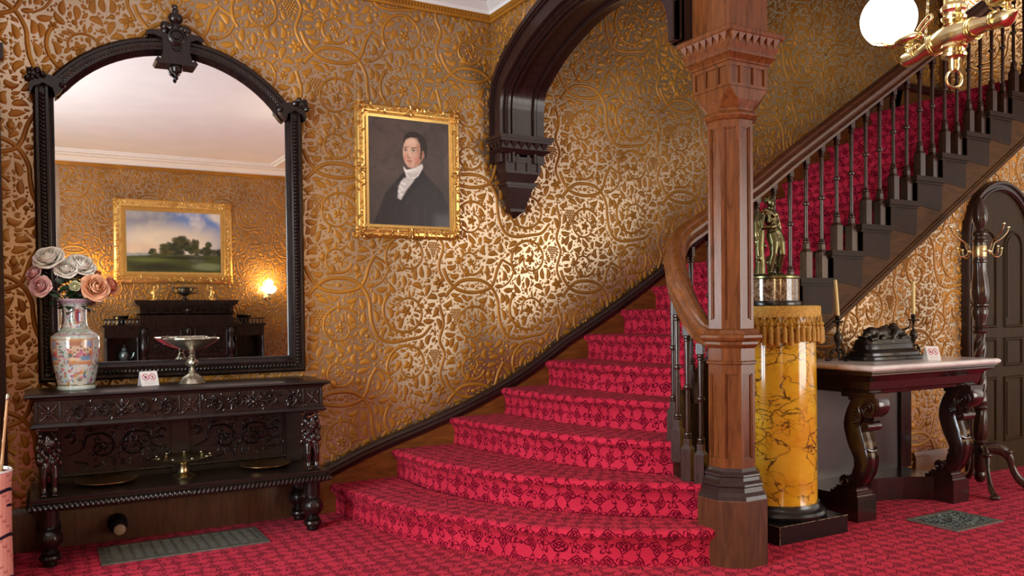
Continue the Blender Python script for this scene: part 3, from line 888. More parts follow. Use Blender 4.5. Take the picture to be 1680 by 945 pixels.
# panelled shafts
def shaft(name, z0, z1, r, inset=.011):
    m = MB(); octo(m, [(r-inset, z0), (r-inset, z1)])
    fw = r*math.tan(PI/8)
    for k in range(8):
        a = k*PI/4
        T = Matrix.Rotation(a, 4, 'Z') @ Matrix.Translation((r, 0, 0))
        b = .017
        # stiles and rails of the face
        def pl(y0, y1, a0, a1, x0=-inset-.004, x1=0):
            m.box(x0, x1, y0, y1, a0, a1, T)
        pl(-fw, -fw+b, z0, z1); pl(fw-b, fw, z0, z1); pl(-fw+b, fw-b, z0, z0+.045); pl(-fw+b, fw-b, z1-.045, z1)
        # bead inside the panel
        g_ = .006
        pl(-fw+b, -fw+b+g_, z0+.045, z1-.045, -inset-.004, -.004); pl(fw-b-g_, fw-b, z0+.045, z1-.045, -inset-.004, -.004)
        pl(-fw+b, fw-b, z0+.045, z0+.045+g_, -inset-.004, -.004); pl(-fw+b, fw-b, z1-.045-g_, z1-.045, -inset-.004, -.004)
    return m.build(name, M['mahogany'], newel, sharp=20)
shaft('pedestal', .475, .985, .112)
m = MB(); octo(m, [(.112, .985), (.122, .990), (.122, .998), (.112, 1.004), (.112, 1.065), (.118, 1.072), (.128, 1.085), (.126, 1.098), (.142, 1.106), (.148, 1.118), (.146, 1.130), (.134, 1.138), (.124, 1.155), (.112, 1.162)])
m.build('rail_band', M['mahogany'], newel, sharp=15)
shaft('shaft', 1.160, 2.195, .108)
m = MB(); octo(m, [(.109, 2.185), (.118, 2.19), (.128, 2.205), (.128, 2.212), (.118, 2.222), (.110, 2.232), (.110, 2.26)])
m.build('neck_ring', M['mahogany'], newel, sharp=15)
# capital: octagon opening into a square block
m = MB()
s = .128
oc = [(.110/math.cos(PI/8)*math.cos(PI/8+k*PI/4), .110/math.cos(PI/8)*math.sin(PI/8+k*PI/4)) for k in range(8)]
tri = .075
sq = [(s, tri-0), (tri, s), (-tri, s), (-s, tri), (-s, -tri), (-tri, -s), (tri, -s), (s, -tri)]
v = [(x, y, 2.24) for x, y in oc]+[(x, y, 2.280) for x, y in sq]+[(a*s, b*s, 2.336) for a, b in ((1, 1), (-1, 1), (-1, -1), (1, -1))]
f = [(k, (k+1) % 8, 8+(k+1) % 8, 8+k) for k in range(8)]+[(8, 9, 16), (10, 11, 17), (12, 13, 18), (14, 15, 19)]+[(9, 10, 17, 16), (11, 12, 18, 17), (13, 14, 19, 18), (15, 8, 16, 19)]
f += [(16, 17, 18, 19)]
m.add(v, f)
m.build('capital_bell', M['mahogany'], newel, sharp=15)
m = MB()
m.box(-s+.011, s-.011, -s+.011, s-.011, 2.351, 2.455); m.box(-s, s, -s, s, 2.334, 2.352)
for a in (-1, 1):
    for b in (-1, 1): m.box(*sorted((a*s, a*(s-.018))), *sorted((b*s, b*(s-.018))), 2.3515, 2.4545)
for k in range(4):
    T = Matrix.Rotation(k*PI/2, 4, 'Z') @ Matrix.Translation((s-.001, 0, 0))
    for (y0, y1, z0, z1) in ((-s+.018, s-.018, 2.435, 2.454), (-.052, -.034, 2.352, 2.436), (.034, .052, 2.352, 2.436)): m.box(-.0125, 0, y0, y1, z0, z1, T)
m.build('capital', M['mahogany'], newel, sharp=15)
m = MB()
def sqr(m, prof): m.lathe([(r*math.sqrt(2), z) for r, z in prof], 4, ph=PI/4)
sqr(m, [(.130, 2.452), (.136, 2.456), (.136, 2.462), (.150, 2.480), (.158, 2.486), (.158, 2.494), (.150, 2.500), (.156, 2.512), (.166, 2.530)])
sqr(m, [(.162, 2.528), (.162, 2.575)])
sqr(m, [(.180, 2.572), (.186, 2.578), (.186, 2.598), (.180, 2.604), (.13, 2.606)])
m.build('abacus', M['mahogany'], newel, sharp=20)
m = MB()
for k in range(4):
    T = Matrix.Rotation(k*PI/2, 4, 'Z') @ Matrix.Translation((.162, 0, 0))
    n = 7
    for i in range(n):
        y = -.162+.324*(i+.5)/n; w = .324/n/2*.95
        v = [(0, y-w, 2.574), (0, y+w, 2.574), (0, y, 2.532), (.020, y-w, 2.574), (.020, y+w, 2.574)]
        m.add(v, [(0, 2, 1), (3, 4, 2), (0, 3, 2), (1, 2, 4), (0, 1, 4, 3)], T)
m.build('dentil_band', M['mahogany'], newel, sharp=10)
m = MB(); m.box(-.128, .128, -.128, .128, 2.60, 3.05)
for k in range(4):
    T = Matrix.Rotation(k*PI/2, 4, 'Z') @ Matrix.Translation((.128, 0, 0))
    m.box(0, .006, -.128, .128, 2.604, 2.615, T)
m.build('top_block', M['mahogany'], newel, sharp=20)

# ------------------------------------------------------------------ wooden arch
arch = thing('wooden_arch', (XA+.16, 4.12, 2.0), 'dark moulded wooden arch springing from a carved wall bracket to the column capital', 'arch')
AL = Matrix.Translation((-(XA+.16), -4.12, -2.0))
def dense(pts, n=60): return [(p.y, p.z) for p in bez([(0, a, b) for a, b in pts], n)]
AI = [AR_IN[0]]+[(p[0], p[1]) for p in dense(AR_IN[1:-1], 60)]+[AR_IN[-1]]
def band(m, off0, off1, x0, x1):
    """strip of the arch between two offsets (outwards) of the intrados, from x0 to x1"""
    P = AI; n = len(P); I = []; O = []
    for i in range(n):
        a, b = P[max(i-1, 0)], P[min(i+1, n-1)]; dx, dz = b[0]-a[0], b[1]-a[1]; L = math.hypot(dx, dz) or 1
        nx, nz = -dz/L, dx/L
        if nz < 0 and abs(nx) < .9: nx, nz = -nx, -nz
        if abs(nx) >= .9: nx, nz = (1, 0) if P[i][0] > 4.12 else (-1, 0)
        cl = lambda q, e: min(5.196-e, max(3.238+e, q))
        I.append((cl(P[i][0]+nx*off0, .012), P[i][1]+nz*off0)); O.append((cl(P[i][0]+nx*off1, 0), P[i][1]+nz*off1))
    vs = []; fs = []
    for i in range(n): vs += [(x0, *I[i]), (x1, *I[i]), (x1, *O[i]), (x0, *O[i])]
    for i in range(n-1):
        for k in range(4): fs.append((i*4+k, i*4+(k+1) % 4, (i+1)*4+(k+1) % 4, (i+1)*4+k))
    fs += [(0, 1, 2, 3), ((n-1)*4+3, (n-1)*4+2, (n-1)*4+1, (n-1)*4)]
    m.add(vs, fs, AL)
X0, X1 = XA-.012, XA+.33
m = MB(); band(m, 0, .145, X0+.035, X1-.035); m.build('arch_soffit', M['mahogany_dark'], arch, sharp=30)
m = MB(); band(m, .022, .145, X0, X0+.05); band(m, -.006, .145, X1-.05, X1); m.build('arch_face', M['mahogany_dark'], arch, sharp=30)
m = MB(); band(m, -.012, .030, X0+.045, X0+.065); band(m, -.022, .02, X0+.075, X0+.092); band(m, -.022, .02, X1-.092, X1-.075); band(m, -.012, .030, X1-.065, X1-.045); m.build('soffit_moulding', M['mahogany_dark'], arch, sharp=30)
m = MB(); band(m, .128, .160, X0-.022, X0+.02); band(m, .112, .130, X0-.012, X0+.02); m.build('outer_moulding', M['mahogany_dark'], arch, sharp=30)
# bracket on the wall side
br = MB(); br.T = AL
cxx = (X0+X1)/2; hw = (X1-X0)/2
def slab(m, w, y0, z0, z1, w2=None, y2=None):
    w2 = w if w2 is None else w2; y2 = y0 if y2 is None else y2
    v = [(cxx-w, y0, z0), (cxx+w, y0, z0), (cxx+w, D-.003, z0), (cxx-w, D-.003, z0), (cxx-w2, y2, z1), (cxx+w2, y2, z1), (cxx+w2, D-.003, z1), (cxx-w2, D-.003, z1)]
    m.add(v, [(0, 1, 2, 3), (4, 5, 6, 7), (0, 1, 5, 4), (1, 2, 6, 5), (2, 3, 7, 6), (3, 0, 4, 7)])
slab(br, hw+.045, 4.985, 2.452, 2.478); slab(br, hw+.035, 4.995, 2.435, 2.452)
slab(br, hw+.012, 5.02, 2.385, 2.437); slab(br, hw-.01, 5.04, 2.355, 2.385, hw+.03, 5.0); 
slab(br, hw-.035, 5.06, 2.225, 2.36)
slab(br, hw-.07, 5.085, 2.16, 2.228, hw-.035, 5.06)
slab(br, hw-.045, 5.07, 2.145, 2.165); slab(br, hw-.06, 5.08, 2.13, 2.147)
slab(br, .055, 5.13, 1.985, 2.132, hw-.07, 5.085)
slab(br, .062, 5.125, 1.968, 1.988)
slab(br, .004, 5.19, 1.925, 1.97, .05, 5.14)
br.build('bracket', M['mahogany_dark'], arch, sharp=18)
m = MB(); m.T = AL
for i in range(6):
    x = cxx-hw+.02+i*(2*hw-.04)/5.; w = .024
    m.add([(x-w, 5.02, 2.434), (x+w, 5.02, 2.434), (x, 5.02, 2.39), (x-w, 5.0, 2.434), (x+w, 5.0, 2.434)], [(0, 2, 1), (3, 4, 2), (0, 3, 2), (1, 2, 4), (0, 1, 4, 3)])
for i in range(3):
    y = 5.05+i*.05; w = .022
    m.add([(X0-.012, y-w, 2.434), (X0-.012, y+w, 2.434), (X0-.012, y, 2.39), (X0-.03, y-w, 2.434), (X0-.03, y+w, 2.434)], [(0, 2, 1), (3, 4, 2), (0, 3, 2), (1, 2, 4), (0, 1, 4, 3)])
for i in range(4):
    x = cxx-hw+.04+i*(2*hw-.08)/3.; m.box(x-.012, x+.012, 5.048, 5.062, 2.235, 2.355)
m.box(cxx-hw+.035, cxx+hw-.035, 5.05, 5.062, 2.225, 2.242); m.box(cxx-hw+.035, cxx+hw-.035, 5.05, 5.062, 2.340, 2.358)
m.build('bracket_carving', M['mahogany_dark'], arch, sharp=18)
# ------------------------------------------------------------------ painted surfaces (real paintings, cards, glazed porcelain)
class Paint:
    def __init__(s, w, h, col):
        s.w, s.h = w, h; s.a = np.ones((h, w, 3))*np.array(srgb(*col))
        s.Y, s.X = np.mgrid[0:h, 0:w]; s.X = (s.X+.5)/w; s.Y = (s.Y+.5)/h
        s.rs = np.random.RandomState(3)
    def blend(s, mask, col, al=1):
        k = np.clip(mask, 0, 1)[..., None]*al; s.a = s.a*(1-k)+np.array(srgb(*col))*k
    def ell(s, cx, cy, rx, ry, col, soft=.15, al=1, rot=0):
        dx, dy = s.X-cx, s.Y-cy; c, q = math.cos(rot), math.sin(rot)
        d = np.sqrt(((dx*c+dy*q)/rx)**2+((-dx*q+dy*c)/ry)**2); s.blend((1-d)/soft+.5, col, al)
    def poly(s, pts, col, soft=0, al=1):
        n = len(pts); ins = np.zeros_like(s.X, bool)
        for i in range(n):
            x0, y0 = pts[i]; x1, y1 = pts[(i+1) % n]
            if y0 == y1: continue
            ins ^= ((y0 > s.Y) != (y1 > s.Y)) & (s.X < (x1-x0)*(s.Y-y0)/(y1-y0)+x0)
        m = ins.astype(float)
        for _ in range(soft):
            p = np.pad(m, 1, mode='edge'); m = (p[:-2, 1:-1]+p[2:, 1:-1]+p[1:-1, :-2]+p[1:-1, 2:]+m)/5
        s.blend(m, col, al)
    def noise(s, f, seed=1):
        r = np.random.RandomState(seed); out = np.zeros_like(s.X); amp = 1; tot = 0
        for o in range(4):
            n = max(2, int(f*2**o)); g = r.rand(n+2, n+2); x = s.X*n; y = s.Y*n*s.h/s.w; y = np.minimum(y, n+.0)
            i = np.clip(x.astype(int), 0, n); j = np.clip(y.astype(int), 0, n); fx, fy = x-i, y-j; fx = fx*fx*(3-2*fx); fy = fy*fy*(3-2*fy)
            out += amp*((g[j, i]*(1-fx)+g[j, i+1]*fx)*(1-fy)+(g[j+1, i]*(1-fx)+g[j+1, i+1]*fx)*fy); tot += amp; amp *= .55
        return out/tot
    def mottle(s, f, col, lo, hi, al=1, seed=1): s.blend((s.noise(f, seed)-lo)/(hi-lo), col, al)
def attr_mat(name, rough=.5, coat=0, spec=.5):
    w = Mat(name, (.5, .5, .5), rough, spec=spec, coat=coat, coat_rough=.06); w.color(w.attr('paint')); return w.m
M['canvas'] = attr_mat('varnished_canvas', .42, .15)
M['glaze'] = attr_mat('glazed_porcelain', .15, .8)
M['printed'] = attr_mat('printed_card', .55)
def painted(name, P, f3, mat, parent=None):
    """grid with one corner per pixel corner; f3(u,v)->xyz, v downwards"""
    h, w = P.h, P.w
    U, V = np.meshgrid(np.linspace(0, 1, w), np.linspace(0, 1, h))
    co = np.array([f3(u, v) for u, v in zip(U.ravel(), V.ravel())], np.float32)
    idx = np.arange(h*w).reshape(h, w)
    q = np.stack([idx[:-1, :-1], idx[:-1, 1:], idx[1:, 1:], idx[1:, :-1]], -1).reshape(-1, 4)
    me = bpy.data.meshes.new(name); me.from_pydata(co.tolist(), [], q.tolist()); me.update()
    ca = me.color_attributes.new('paint', 'FLOAT_COLOR', 'POINT')
    ca.data.foreach_set('color', np.concatenate([P.a.reshape(-1, 3), np.ones((h*w, 1))], 1).astype(np.float32).ravel())
    me.materials.append(mat); me.polygons.foreach_set('use_smooth', [True]*len(me.polygons))
    o = bpy.data.objects.new(name, me); COL.objects.link(o)
    if parent: o.parent = parent
    return o

# ------------------------------------------------------------------ arched mirror
MY = 5.198
mir = thing('wall_mirror', (.727, MY, .905), 'tall arched mirror in a dark carved wooden frame standing over the sideboard', 'mirror')
IM = Matrix.Translation((-.727, -MY, -.905))
def arcp(xc, half, zs, zt, n=28):
    sag = zt-zs; R = (half*half+sag*sag)/(2*sag); a = math.asin(half/R)
    return [(xc+R*math.sin(t), zt-R+R*math.cos(t)) for t in np.linspace(-a, a, n)]
FW = .100
# spine of the frame (outer edge) : up the left, over the arch, down the right
side = [(.005, .905), (.005, 2.47)]
archo = arcp(.727, .640, 2.545, 2.850)
outl = [(.005, .905)]+[(.005, 2.47)]
prof = [(0, .002), (0, .055), (.012, .066), (.026, .066), (.032, .052), (.056, .050), (.060, .062), (.072, .064), (.080, .050), (.094, .040), (.100, .028), (.100, .002)]
def fsweep(m, pts, closed=False, prof=prof): m.sweep([(a, b) for a, b in prof], [(x, MY, z) for x, z in pts], closed, up=(0, -1, 0), T=IM)
m = MB(); fsweep(m, [(.105, 2.50), (.105-.1, 2.50), (.005, .905), (1.449, .905), (1.449, 2.50), (1.36, 2.50)][::-1][1:-1][::-1][::-1])
m = MB()
fsweep(m, [(1.449, 2.50), (1.449, .905), (.005, .905), (.005, 2.50)])
m.build('frame', M['ebony'], mir, sharp=30)
m = MB(); fsweep(m, archo); m.build('arch_frame', M['ebony'], mir, sharp=30)
# twisted bead running round the frame
m = MB()
def beads(pts, r=.0095, step=.021):
    P = [Vector((x, 0, z)) for x, z in pts]
    for a, b in zip(P[:-1], P[1:]):
        L = (b-a).length; k = max(1, int(L/step))
        for i in range(k):
            p = a+(b-a)*((i+.5)/k); ang = math.atan2((b-a).z, (b-a).x)
            T = IM @ Matrix.Translation((p.x, MY-.056, p.z)) @ Matrix.Rotation(-ang, 4, 'Y') @ Matrix.Rotation(.5, 4, 'Y')
            m.ell((0, 0, 0), (step*.42, r*.9, r*1.5), 8, 5, T)
beads([(.049, .95), (.049, 2.46)]); beads([(1.405, 2.46), (1.405, .95)]); beads([(.06, .949), (1.395, .949)])
ai = arcp(.727, .612, 2.513, 2.806, 70); beads(ai, .0095, .1)
m.build('beading', M['ebony'], mir)
m = MB(); gl = [(.100, 1.0), (1.354, 1.0), (1.354, 2.45)]+arcp(.727, .60, 2.44, 2.757)[::-1]+[(.100, 2.45)]
m.prism(gl, MY-.026, MY-.020, 'XZ', T=IM); m.build('mirror_glass', M['mirror'], mir)
m = MB(); m.prism([(x, z) for x, z in gl], MY-.019, MY-.004, 'XZ', T=IM); m.build('backboard', M['ebony'], mir)
# shoulder ornaments
for sx in (-1, 1):
    m = MB(); T = IM @ Matrix.Translation((.727+sx*.672, MY-.045, 2.50)) @ Matrix.Scale(sx, 4, (1, 0, 0))
    m.prism([(-.075, -.045), (-.055, -.06), (-.045, -.02), (0, .005), (.045, -.02), (.06, -.055), (.07, -.03), (.055, .02), (.055, .045), (-.03, .05), (-.085, .035), (-.10, .012), (-.10, -.01)], -.05, .02, 'XZ', T)
    for (x, z, r) in ((.045, .045, .026), (.07, .02, .020), (.025, .068, .018), (.062, .062, .016), (-.09, 0, .018), (.0, .045, .020)):
        m.ell((x, -.045, z), (r, .022, r), 10, 6, T)
    for k in range(5): m.ell((.045+.022*math.cos(k*1.257), -.062, .045+.022*math.sin(k*1.257)), (.011, .009, .011), 8, 5, T)
    m.build('shoulder_ornament', M['ebony'], mir, sharp=30)
# crest
m = MB(); T = IM @ Matrix.Translation((.725, MY-.05, 2.80))
body = [(-.085, -.085), (-.10, -.075), (-.115, -.095), (-.105, -.11), (-.03, -.108), (.03, -.108), (.105, -.11), (.115, -.095), (.10, -.075), (.085, -.085), (.072, -.04), (.075, .03), (.115, .045), (.135, .035), (.15, .045), (.135, .068), (.08, .075), (.04, .05), (-.04, .05), (-.08, .075), (-.135, .072), (-.16, .06), (-.15, .042), (-.115, .045), (-.075, .03), (-.072, -.04)]
m.prism(body, -.045, .035, 'XZ', T)
m.lathe([(.048, 0), (.048, .012), (.036, .018), (.030, .008), (.020, .008), (.016, .020), (0, .022)], 20, T=T @ Matrix.Translation((0, -.045, .045)) @ Matrix.Rotation(PI/2, 4, 'X'))
for (x, z, r) in ((-.055, .105, .030), (.055, .095, .030), (-.03, .10, .024), (.03, .10, .024), (.06, .07, .024), (-.062, .075, .024)): m.ell((x, -.02, z), (r, .03, r), 12, 7, T)
m.ell((0, -.02, .100), (.028, .03, .04), 12, 7, T)
m.ell((0, -.02, .158), (.042, .035, .036), 14, 8, T); m.ell((0, -.02, .200), (.018, .018, .022), 10, 6, T); m.ell((0, -.02, .222), (.014, .014, .014), 8, 6, T)
m.ell((-.012, -.02, .226), (.010, .01, .010), 8, 5, T)
m.lathe([(.006, -.19), (.012, -.18), (.006, -.168), (.010, -.16), (.03, -.145), (.037, -.125), (.03, -.108), (.02, -.10)], 14, T=T @ Matrix.Translation((0, -.01, 0)))
for k in range(7): m.ell((.02*math.cos(k*.9), -.052, -.01+.02*math.sin(k*.9)), (.009, .006, .009), 8, 5, T)
m.build('crest', M['ebony'], mir, sharp=30)

# ------------------------------------------------------------------ portrait
P = Paint(200, 244, (60, 48, 44))
P.ell(.30, .30, .45, .40, (84, 70, 62), 1.2, .8); P.mottle(5, (96, 80, 70), .45, .75, .5, 4); P.mottle(14, (44, 35, 33), .5, .8, .5, 8)
P.ell(.2, .75, .35, .3, (70, 62, 58), 1.0, .5)
P.poly([(.05, 1.0), (.20, .70), (.33, .58), (.42, .50), (.62, .47), (.74, .54), (.88, .64), (.98, .78), (1.0, 1.0)], (34, 28, 29), 3)
P.poly([(.70, .53), (.90, .66), (.97, .80), (.97, 1), (.90, 1), (.86, .75)], (26, 21, 22), 3, .8)
P.mottle(22, (62, 54, 54), .55, .85, .35, 12)
# lapels and dark collar
P.poly([(.64, .44), (.74, .55), (.58, .63), (.42, .78), (.33, .92), (.40, .70), (.52, .58)], (24, 19, 20), 2)
P.poly([(.42, .50), (.36, .56), (.28, .66), (.33, .60), (.40, .58)], (22, 18, 19), 2)
# neckcloth and frill
P.poly([(.42, .445), (.46, .475), (.56, .45), (.655, .405), (.665, .44), (.61, .52), (.55, .56), (.46, .56), (.44, .50)], (214, 208, 198), 1)
P.poly([(.43, .55), (.53, .55), (.55, .57), (.46, .66), (.385, .76), (.345, .745), (.355, .64), (.39, .585)], (196, 190, 182), 2)
for i, (x, y) in enumerate(((.40, .60), (.385, .64), (.37, .68), (.43, .61), (.41, .66), (.39, .71))): P.ell(x, y, .018, .012, (232, 228, 220), .8, .8)
P.poly([(.42, .445), (.455, .478), (.56, .455), (.60, .44), (.56, .47), (.46, .50), (.43, .48)], (238, 234, 226), 1, .9)
P.poly([(.455, .50), (.56, .50), (.62, .47), (.58, .53), (.5, .545)], (176, 168, 158), 2, .6)
# neck, face
P.ell(.535, .315, .118, .135, (206, 160, 132), .14)
P.poly([(.42, .27), (.425, .34), (.44, .40), (.48, .445), (.535, .45), (.60, .41), (.64, .35), (.64, .22), (.45, .20)], (210, 165, 138), 2)
P.poly([(.57, .20), (.66, .22), (.665, .36), (.60, .42), (.54, .45), (.60, .36)], (168, 118, 92), 5, .75)
P.ell(.52, .20, .075, .04, (226, 188, 160), .9, .8); P.ell(.46, .24, .03, .05, (222, 180, 152), .9, .6)
P.ell(.585, .37, .035, .028, (196, 112, 90), 1.1, .5); P.ell(.445, .36, .02, .025, (200, 120, 98), 1.1, .5)
P.ell(.50, .315, .013, .055, (228, 190, 164), .8, .7); P.ell(.478, .345, .010, .022, (150, 98, 76), .9, .7); P.ell(.497, .36, .020, .009, (160, 100, 80), .8, .7)
# eyes
for ex, w in ((.448, .020), (.548, .026)):
    P.ell(ex, .288, w*1.3, .014, (150, 108, 86), .8, .6); P.ell(ex, .291, w, .0075, (222, 206, 192), .4); P.ell(ex+.001, .291, .0085, .0078, (46, 30, 22), .4); P.ell(ex, .283, w*1.1, .0035, (70, 42, 30), .6)
    P.ell(ex+.002, .262, w*1.35, .0055, (62, 38, 26), .7, .9, -.12)
P.ell(.497, .385, .034, .0045, (132, 62, 54), .6); P.ell(.499, .393, .026, .0065, (190, 108, 92), .8, .8); P.ell(.50, .408, .022, .006, (160, 110, 88), .9, .6)
P.ell(.50, .432, .035, .012, (196, 150, 124), .9, .5)
P.ell(.663, .315, .020, .036, (196, 138, 112), .3); P.ell(.664, .318, .010, .022, (150, 90, 70), .6, .8)
# hair with side whiskers
P.poly([(.415, .245), (.42, .20), (.44, .15), (.49, .115), (.56, .105), (.64, .125), (.70, .17), (.725, .25), (.715, .33), (.695, .37), (.68, .31), (.665, .27), (.655, .30), (.645, .36), (.625, .365), (.635, .29), (.63, .22), (.60, .165), (.52, .165), (.46, .185), (.435, .22)], (38, 26, 20), 1)
P.mottle(26, (60, 44, 34), .6, .8, .15, 5)
P.a *= (1+.10*(P.rs.rand(P.h, P.w, 1)-.5))
PORT = [(1.889, 2.543), (2.462, 2.543), (2.462, 1.840), (1.889, 1.840)]
port = thing('portrait_painting', (2.175, D, 2.19), 'gilt-framed portrait of a dark-haired man in black coat on the stair wall', 'painting')
IP = Matrix.Translation((-2.175, -D, -2.19))
def on_wall(cx, cz, w, h, y, T): return lambda u, v: tuple(T @ Vector((cx-w/2+w*u, y, cz+h/2-h*v)))
painted('canvas', P, on_wall(2.175, 2.19, .575, .70, D-.030, IP), M['canvas'], port)
def picture_frame(par, IP, cx, cz, w, h, fw, y0, mat, mat2, sgn=-1, seed=1, orn=1.0, fname='frame'):
    """gilded frame: moulding, ornament in relief, corner shells; w,h inner size"""
    m = MB()
    path = [(cx-w/2, cz-h/2), (cx-w/2, cz+h/2), (cx+w/2, cz+h/2), (cx+w/2, cz-h/2)]
    if sgn > 0: path = path[::-1]
    up = (0, sgn, 0)
    ip = [(.006, .014), (.006, .026), (-.004, .030), (-fw*.30, .034), (-fw*.36, .046), (-fw*.45, .048), (-fw*.60, .040), (-fw*.80, .040), (-fw*.92, .030), (-fw, .016), (-fw, .002), (0, .002)]
    m.sweep(ip, [(x, y0, z) for x, z in path], True, up=up, T=IP)
    m.build(fname, mat2, par, sharp=40)
    R = Relief(); r = random.Random(seed)
    W, Hh = w/2, h/2
    def put(x, y, a):  # little leaf scroll
        R.leaf(x, y, a, .045*orn, .009*orn, .012, 2.2, 6); R.leaf(x, y, a+.9, .028*orn, .007*orn, .012, -1.6, 5); R.dome(x, y, .007*orn, .007*orn, .012, 8)
    for sx in (-1, 1):
        for sy in (-1, 1):
            x, y = sx*(W+fw*.62), sy*(Hh+fw*.62)
            R.spiral(x, y, .030*orn, .006, r.random(), 7, .0075, .004, .016, 24); R.dome(x, y, .010, .010, .016, 10)
            for k in range(9): R.leaf(x+.024*orn*math.cos(k*.7), y+.024*orn*math.sin(k*.7), k*.7, .026*orn, .008, .012, .5, 5)
            for d in (1, 2, 3): put(x-sx*d*.052*orn, y, r.random()*6); put(x, y-sy*d*.052*orn, r.random()*6)
    for sx, sy in ((0, 1), (0, -1), (1, 0), (-1, 0)):
        x, y = sx*(W+fw*.62), sy*(Hh+fw*.62)
        R.flower(x, y, .020*orn, .016, 6)
        for k in range(8): R.leaf(x+.012*math.cos(k*.785), y+.012*math.sin(k*.785), k*.785, .030*orn, .008, .012, .8, 5)
        for d in (-2, -1, 1, 2): put(x+(d*.05*orn if sy else 0), y+(d*.05*orn if sx else 0), r.random()*6)
    n = int((w+h)*2/.016)
    for k in range(n):
        t = r.random()*2-1
        if r.random() < .5: x, y = t*W, (1 if r.random() < .5 else -1)*(Hh+fw*.62+r.uniform(-.012, .012))
        else: x, y = (1 if r.random() < .5 else -1)*(W+fw*.62+r.uniform(-.012, .012)), t*Hh
        R.leaf(x, y, r.random()*6.3, .028*orn, .006*orn, .010, r.choice((-2, 2)), 5)
    m = MB(); R.place(m, lambda a, b, c: tuple(IP @ Vector((cx+a, y0+sgn*(.034+c*1.7), cz+b)))); m.build('frame_ornament', mat, par, sharp=60)
    # rope of beads next to the canvas
    for s in (-1, 1):
        m = MB()
        for i in range(int(w/.011)): m.ell((cx-w/2+.011*(i+.5), y0+sgn*.034, cz+s*(h/2+fw*.24)), (.0065, .005, .004), 6, 4, IP)
        m.build('bead_strip', mat, par); m = MB()
        for i in range(int(h/.011)): m.ell((cx+s*(w/2+fw*.24), y0+sgn*.034, cz-h/2+.011*(i+.5)), (.004, .005, .0065), 6, 4, IP)
        m.build('bead_strip', mat, par)
picture_frame(port, IP, 2.175, 2.19, .575, .70, .085, D-.002, M['gilt'], M['gilt_plain'])

# ------------------------------------------------------------------ sideboard
SBX0, SBX1 = -.02, 1.435
FY = 4.755; BY = 5.165
sb = thing('sideboard', (.71, 4.96, 0), 'long dark carved oak sideboard with lion supports under the arched mirror', 'sideboard')
IS = Matrix.Translation((-.71, -4.96, 0))
def rect_sweep(m, x0, x1, y0, y1, prof, T):   # profile outwards
    m.sweep([(-a, b) for a, b in prof], [(x0, y1, 0), (x1, y1, 0), (x1, y0, 0), (x0, y0, 0)], True, T=T)
def slab_m(name, x0, x1, y0, y1, prof, mat, par, T, sharp=30):
    """moulded slab: edge profile (outwards, z) bottom to top, closed top and bottom"""
    m = MB(); n = len(prof); vs = []; fs = []
    for (a, z) in prof: vs += [(x0-a, y0-a, z), (x1+a, y0-a, z), (x1+a, y1, z), (x0-a, y1, z)]
    for i in range(n-1):
        for k in range(4): fs.append((i*4+k, i*4+(k+1) % 4, (i+1)*4+(k+1) % 4, (i+1)*4+k))
    fs += [(3, 2, 1, 0), ((n-1)*4, (n-1)*4+1, (n-1)*4+2, (n-1)*4+3)]
    m.add(vs, fs, T); return m.build(name, mat, par, sharp=sharp)
slab_m('top', SBX0, SBX1, FY, 5.19, [(0, .835), (.008, .842), (.012, .850), (.030, .856), (.040, .862), (.036, .870), (.026, .874)], M['ebony_h'], sb, IS)
slab_m('frieze', SBX0, SBX1, FY, BY, [(0, .722), (0, .840)], M['ebony_h'], sb, IS)
slab_m('frieze_moulding', SBX0, SBX1, FY, BY, [(-.01, .698), (.010, .700), (.018, .708), (.010, .718), (.004, .726), (0, .728)], M['ebony_h'], sb, IS)
def carve_scrolls(R, x0, x1, zc, hh, flip=1, w=.0095, h=.024):
    """a running acanthus scroll between x0 and x1"""
    n = max(2, round((x1-x0)/(hh*1.9)))
    L = (x1-x0)/n
    for i in range(n):
        cx = x0+L*(i+.5); s = flip*(1 if i % 2 == 0 else -1)
        R.spiral(cx, zc, hh*.82, hh*.16, PI/2*s+PI, (PI/2*s+PI)+s*5.6, w, w*.5, h, 30)
        R.dome(cx, zc, hh*.18, hh*.18, h, 8)
        for k in range(6):
            a = k*1.05; R.leaf(cx+hh*.30*math.cos(a), zc+hh*.30*math.sin(a), a+.8*s, hh*.55, hh*.15, h*.7, s*1.2, 5)
        for q in (-1, 1): R.leaf(cx+L/2, zc+q*hh*.35, q*PI/2+.3, hh*.5, hh*.12, h*.8, s, 5)
R = Relief()
mid = (SBX0+SBX1)/2; wsq = .105
zc, hh = .781, .050
for cx in (SBX0+wsq/2+.01, mid, SBX1-wsq/2-.01):
    for k in range(4):
        a = PI/4+k*PI/2; R.leaf(cx, zc, a, .062, .014, .014, 0, 6)
        R.leaf(cx, zc, a+PI/4, .034, .009, .010, 0, 5)
    R.dome(cx, zc, .013, .013, .02, 10)
    for s in (-1, 1):
        R.ribbon([(cx+s*.052, zc-.052), (cx+s*.052, zc+.052)], .004, .008)
for a, b in ((SBX0+wsq+.03, mid-wsq/2-.02), (mid+wsq/2+.02, SBX1-wsq-.03)):
    c = (a+b)/2
    carve_scrolls(R, a, c-.035, zc, hh, 1); carve_scrolls(R, c+.035, b, zc, hh, -1)
    for k in range(7):
        t = k/6; R.leaf(c+(-.03+.06*t), zc+.004, PI*(1.05-t*1.1), .055, .009, .012, 0, 6)
    for k, (dx, dz, r) in enumerate(((0, 0, .018), (-.013, .012, .010), (.013, .012, .010), (-.016, -.012, .010), (.016, -.012, .010), (0, -.022, .010), (0, .024, .009))): R.dome(c+dx, zc-.006+dz, r, r, .030 if k == 0 else .024, 10, 0, 0, 3)
r_ = random.Random(3)
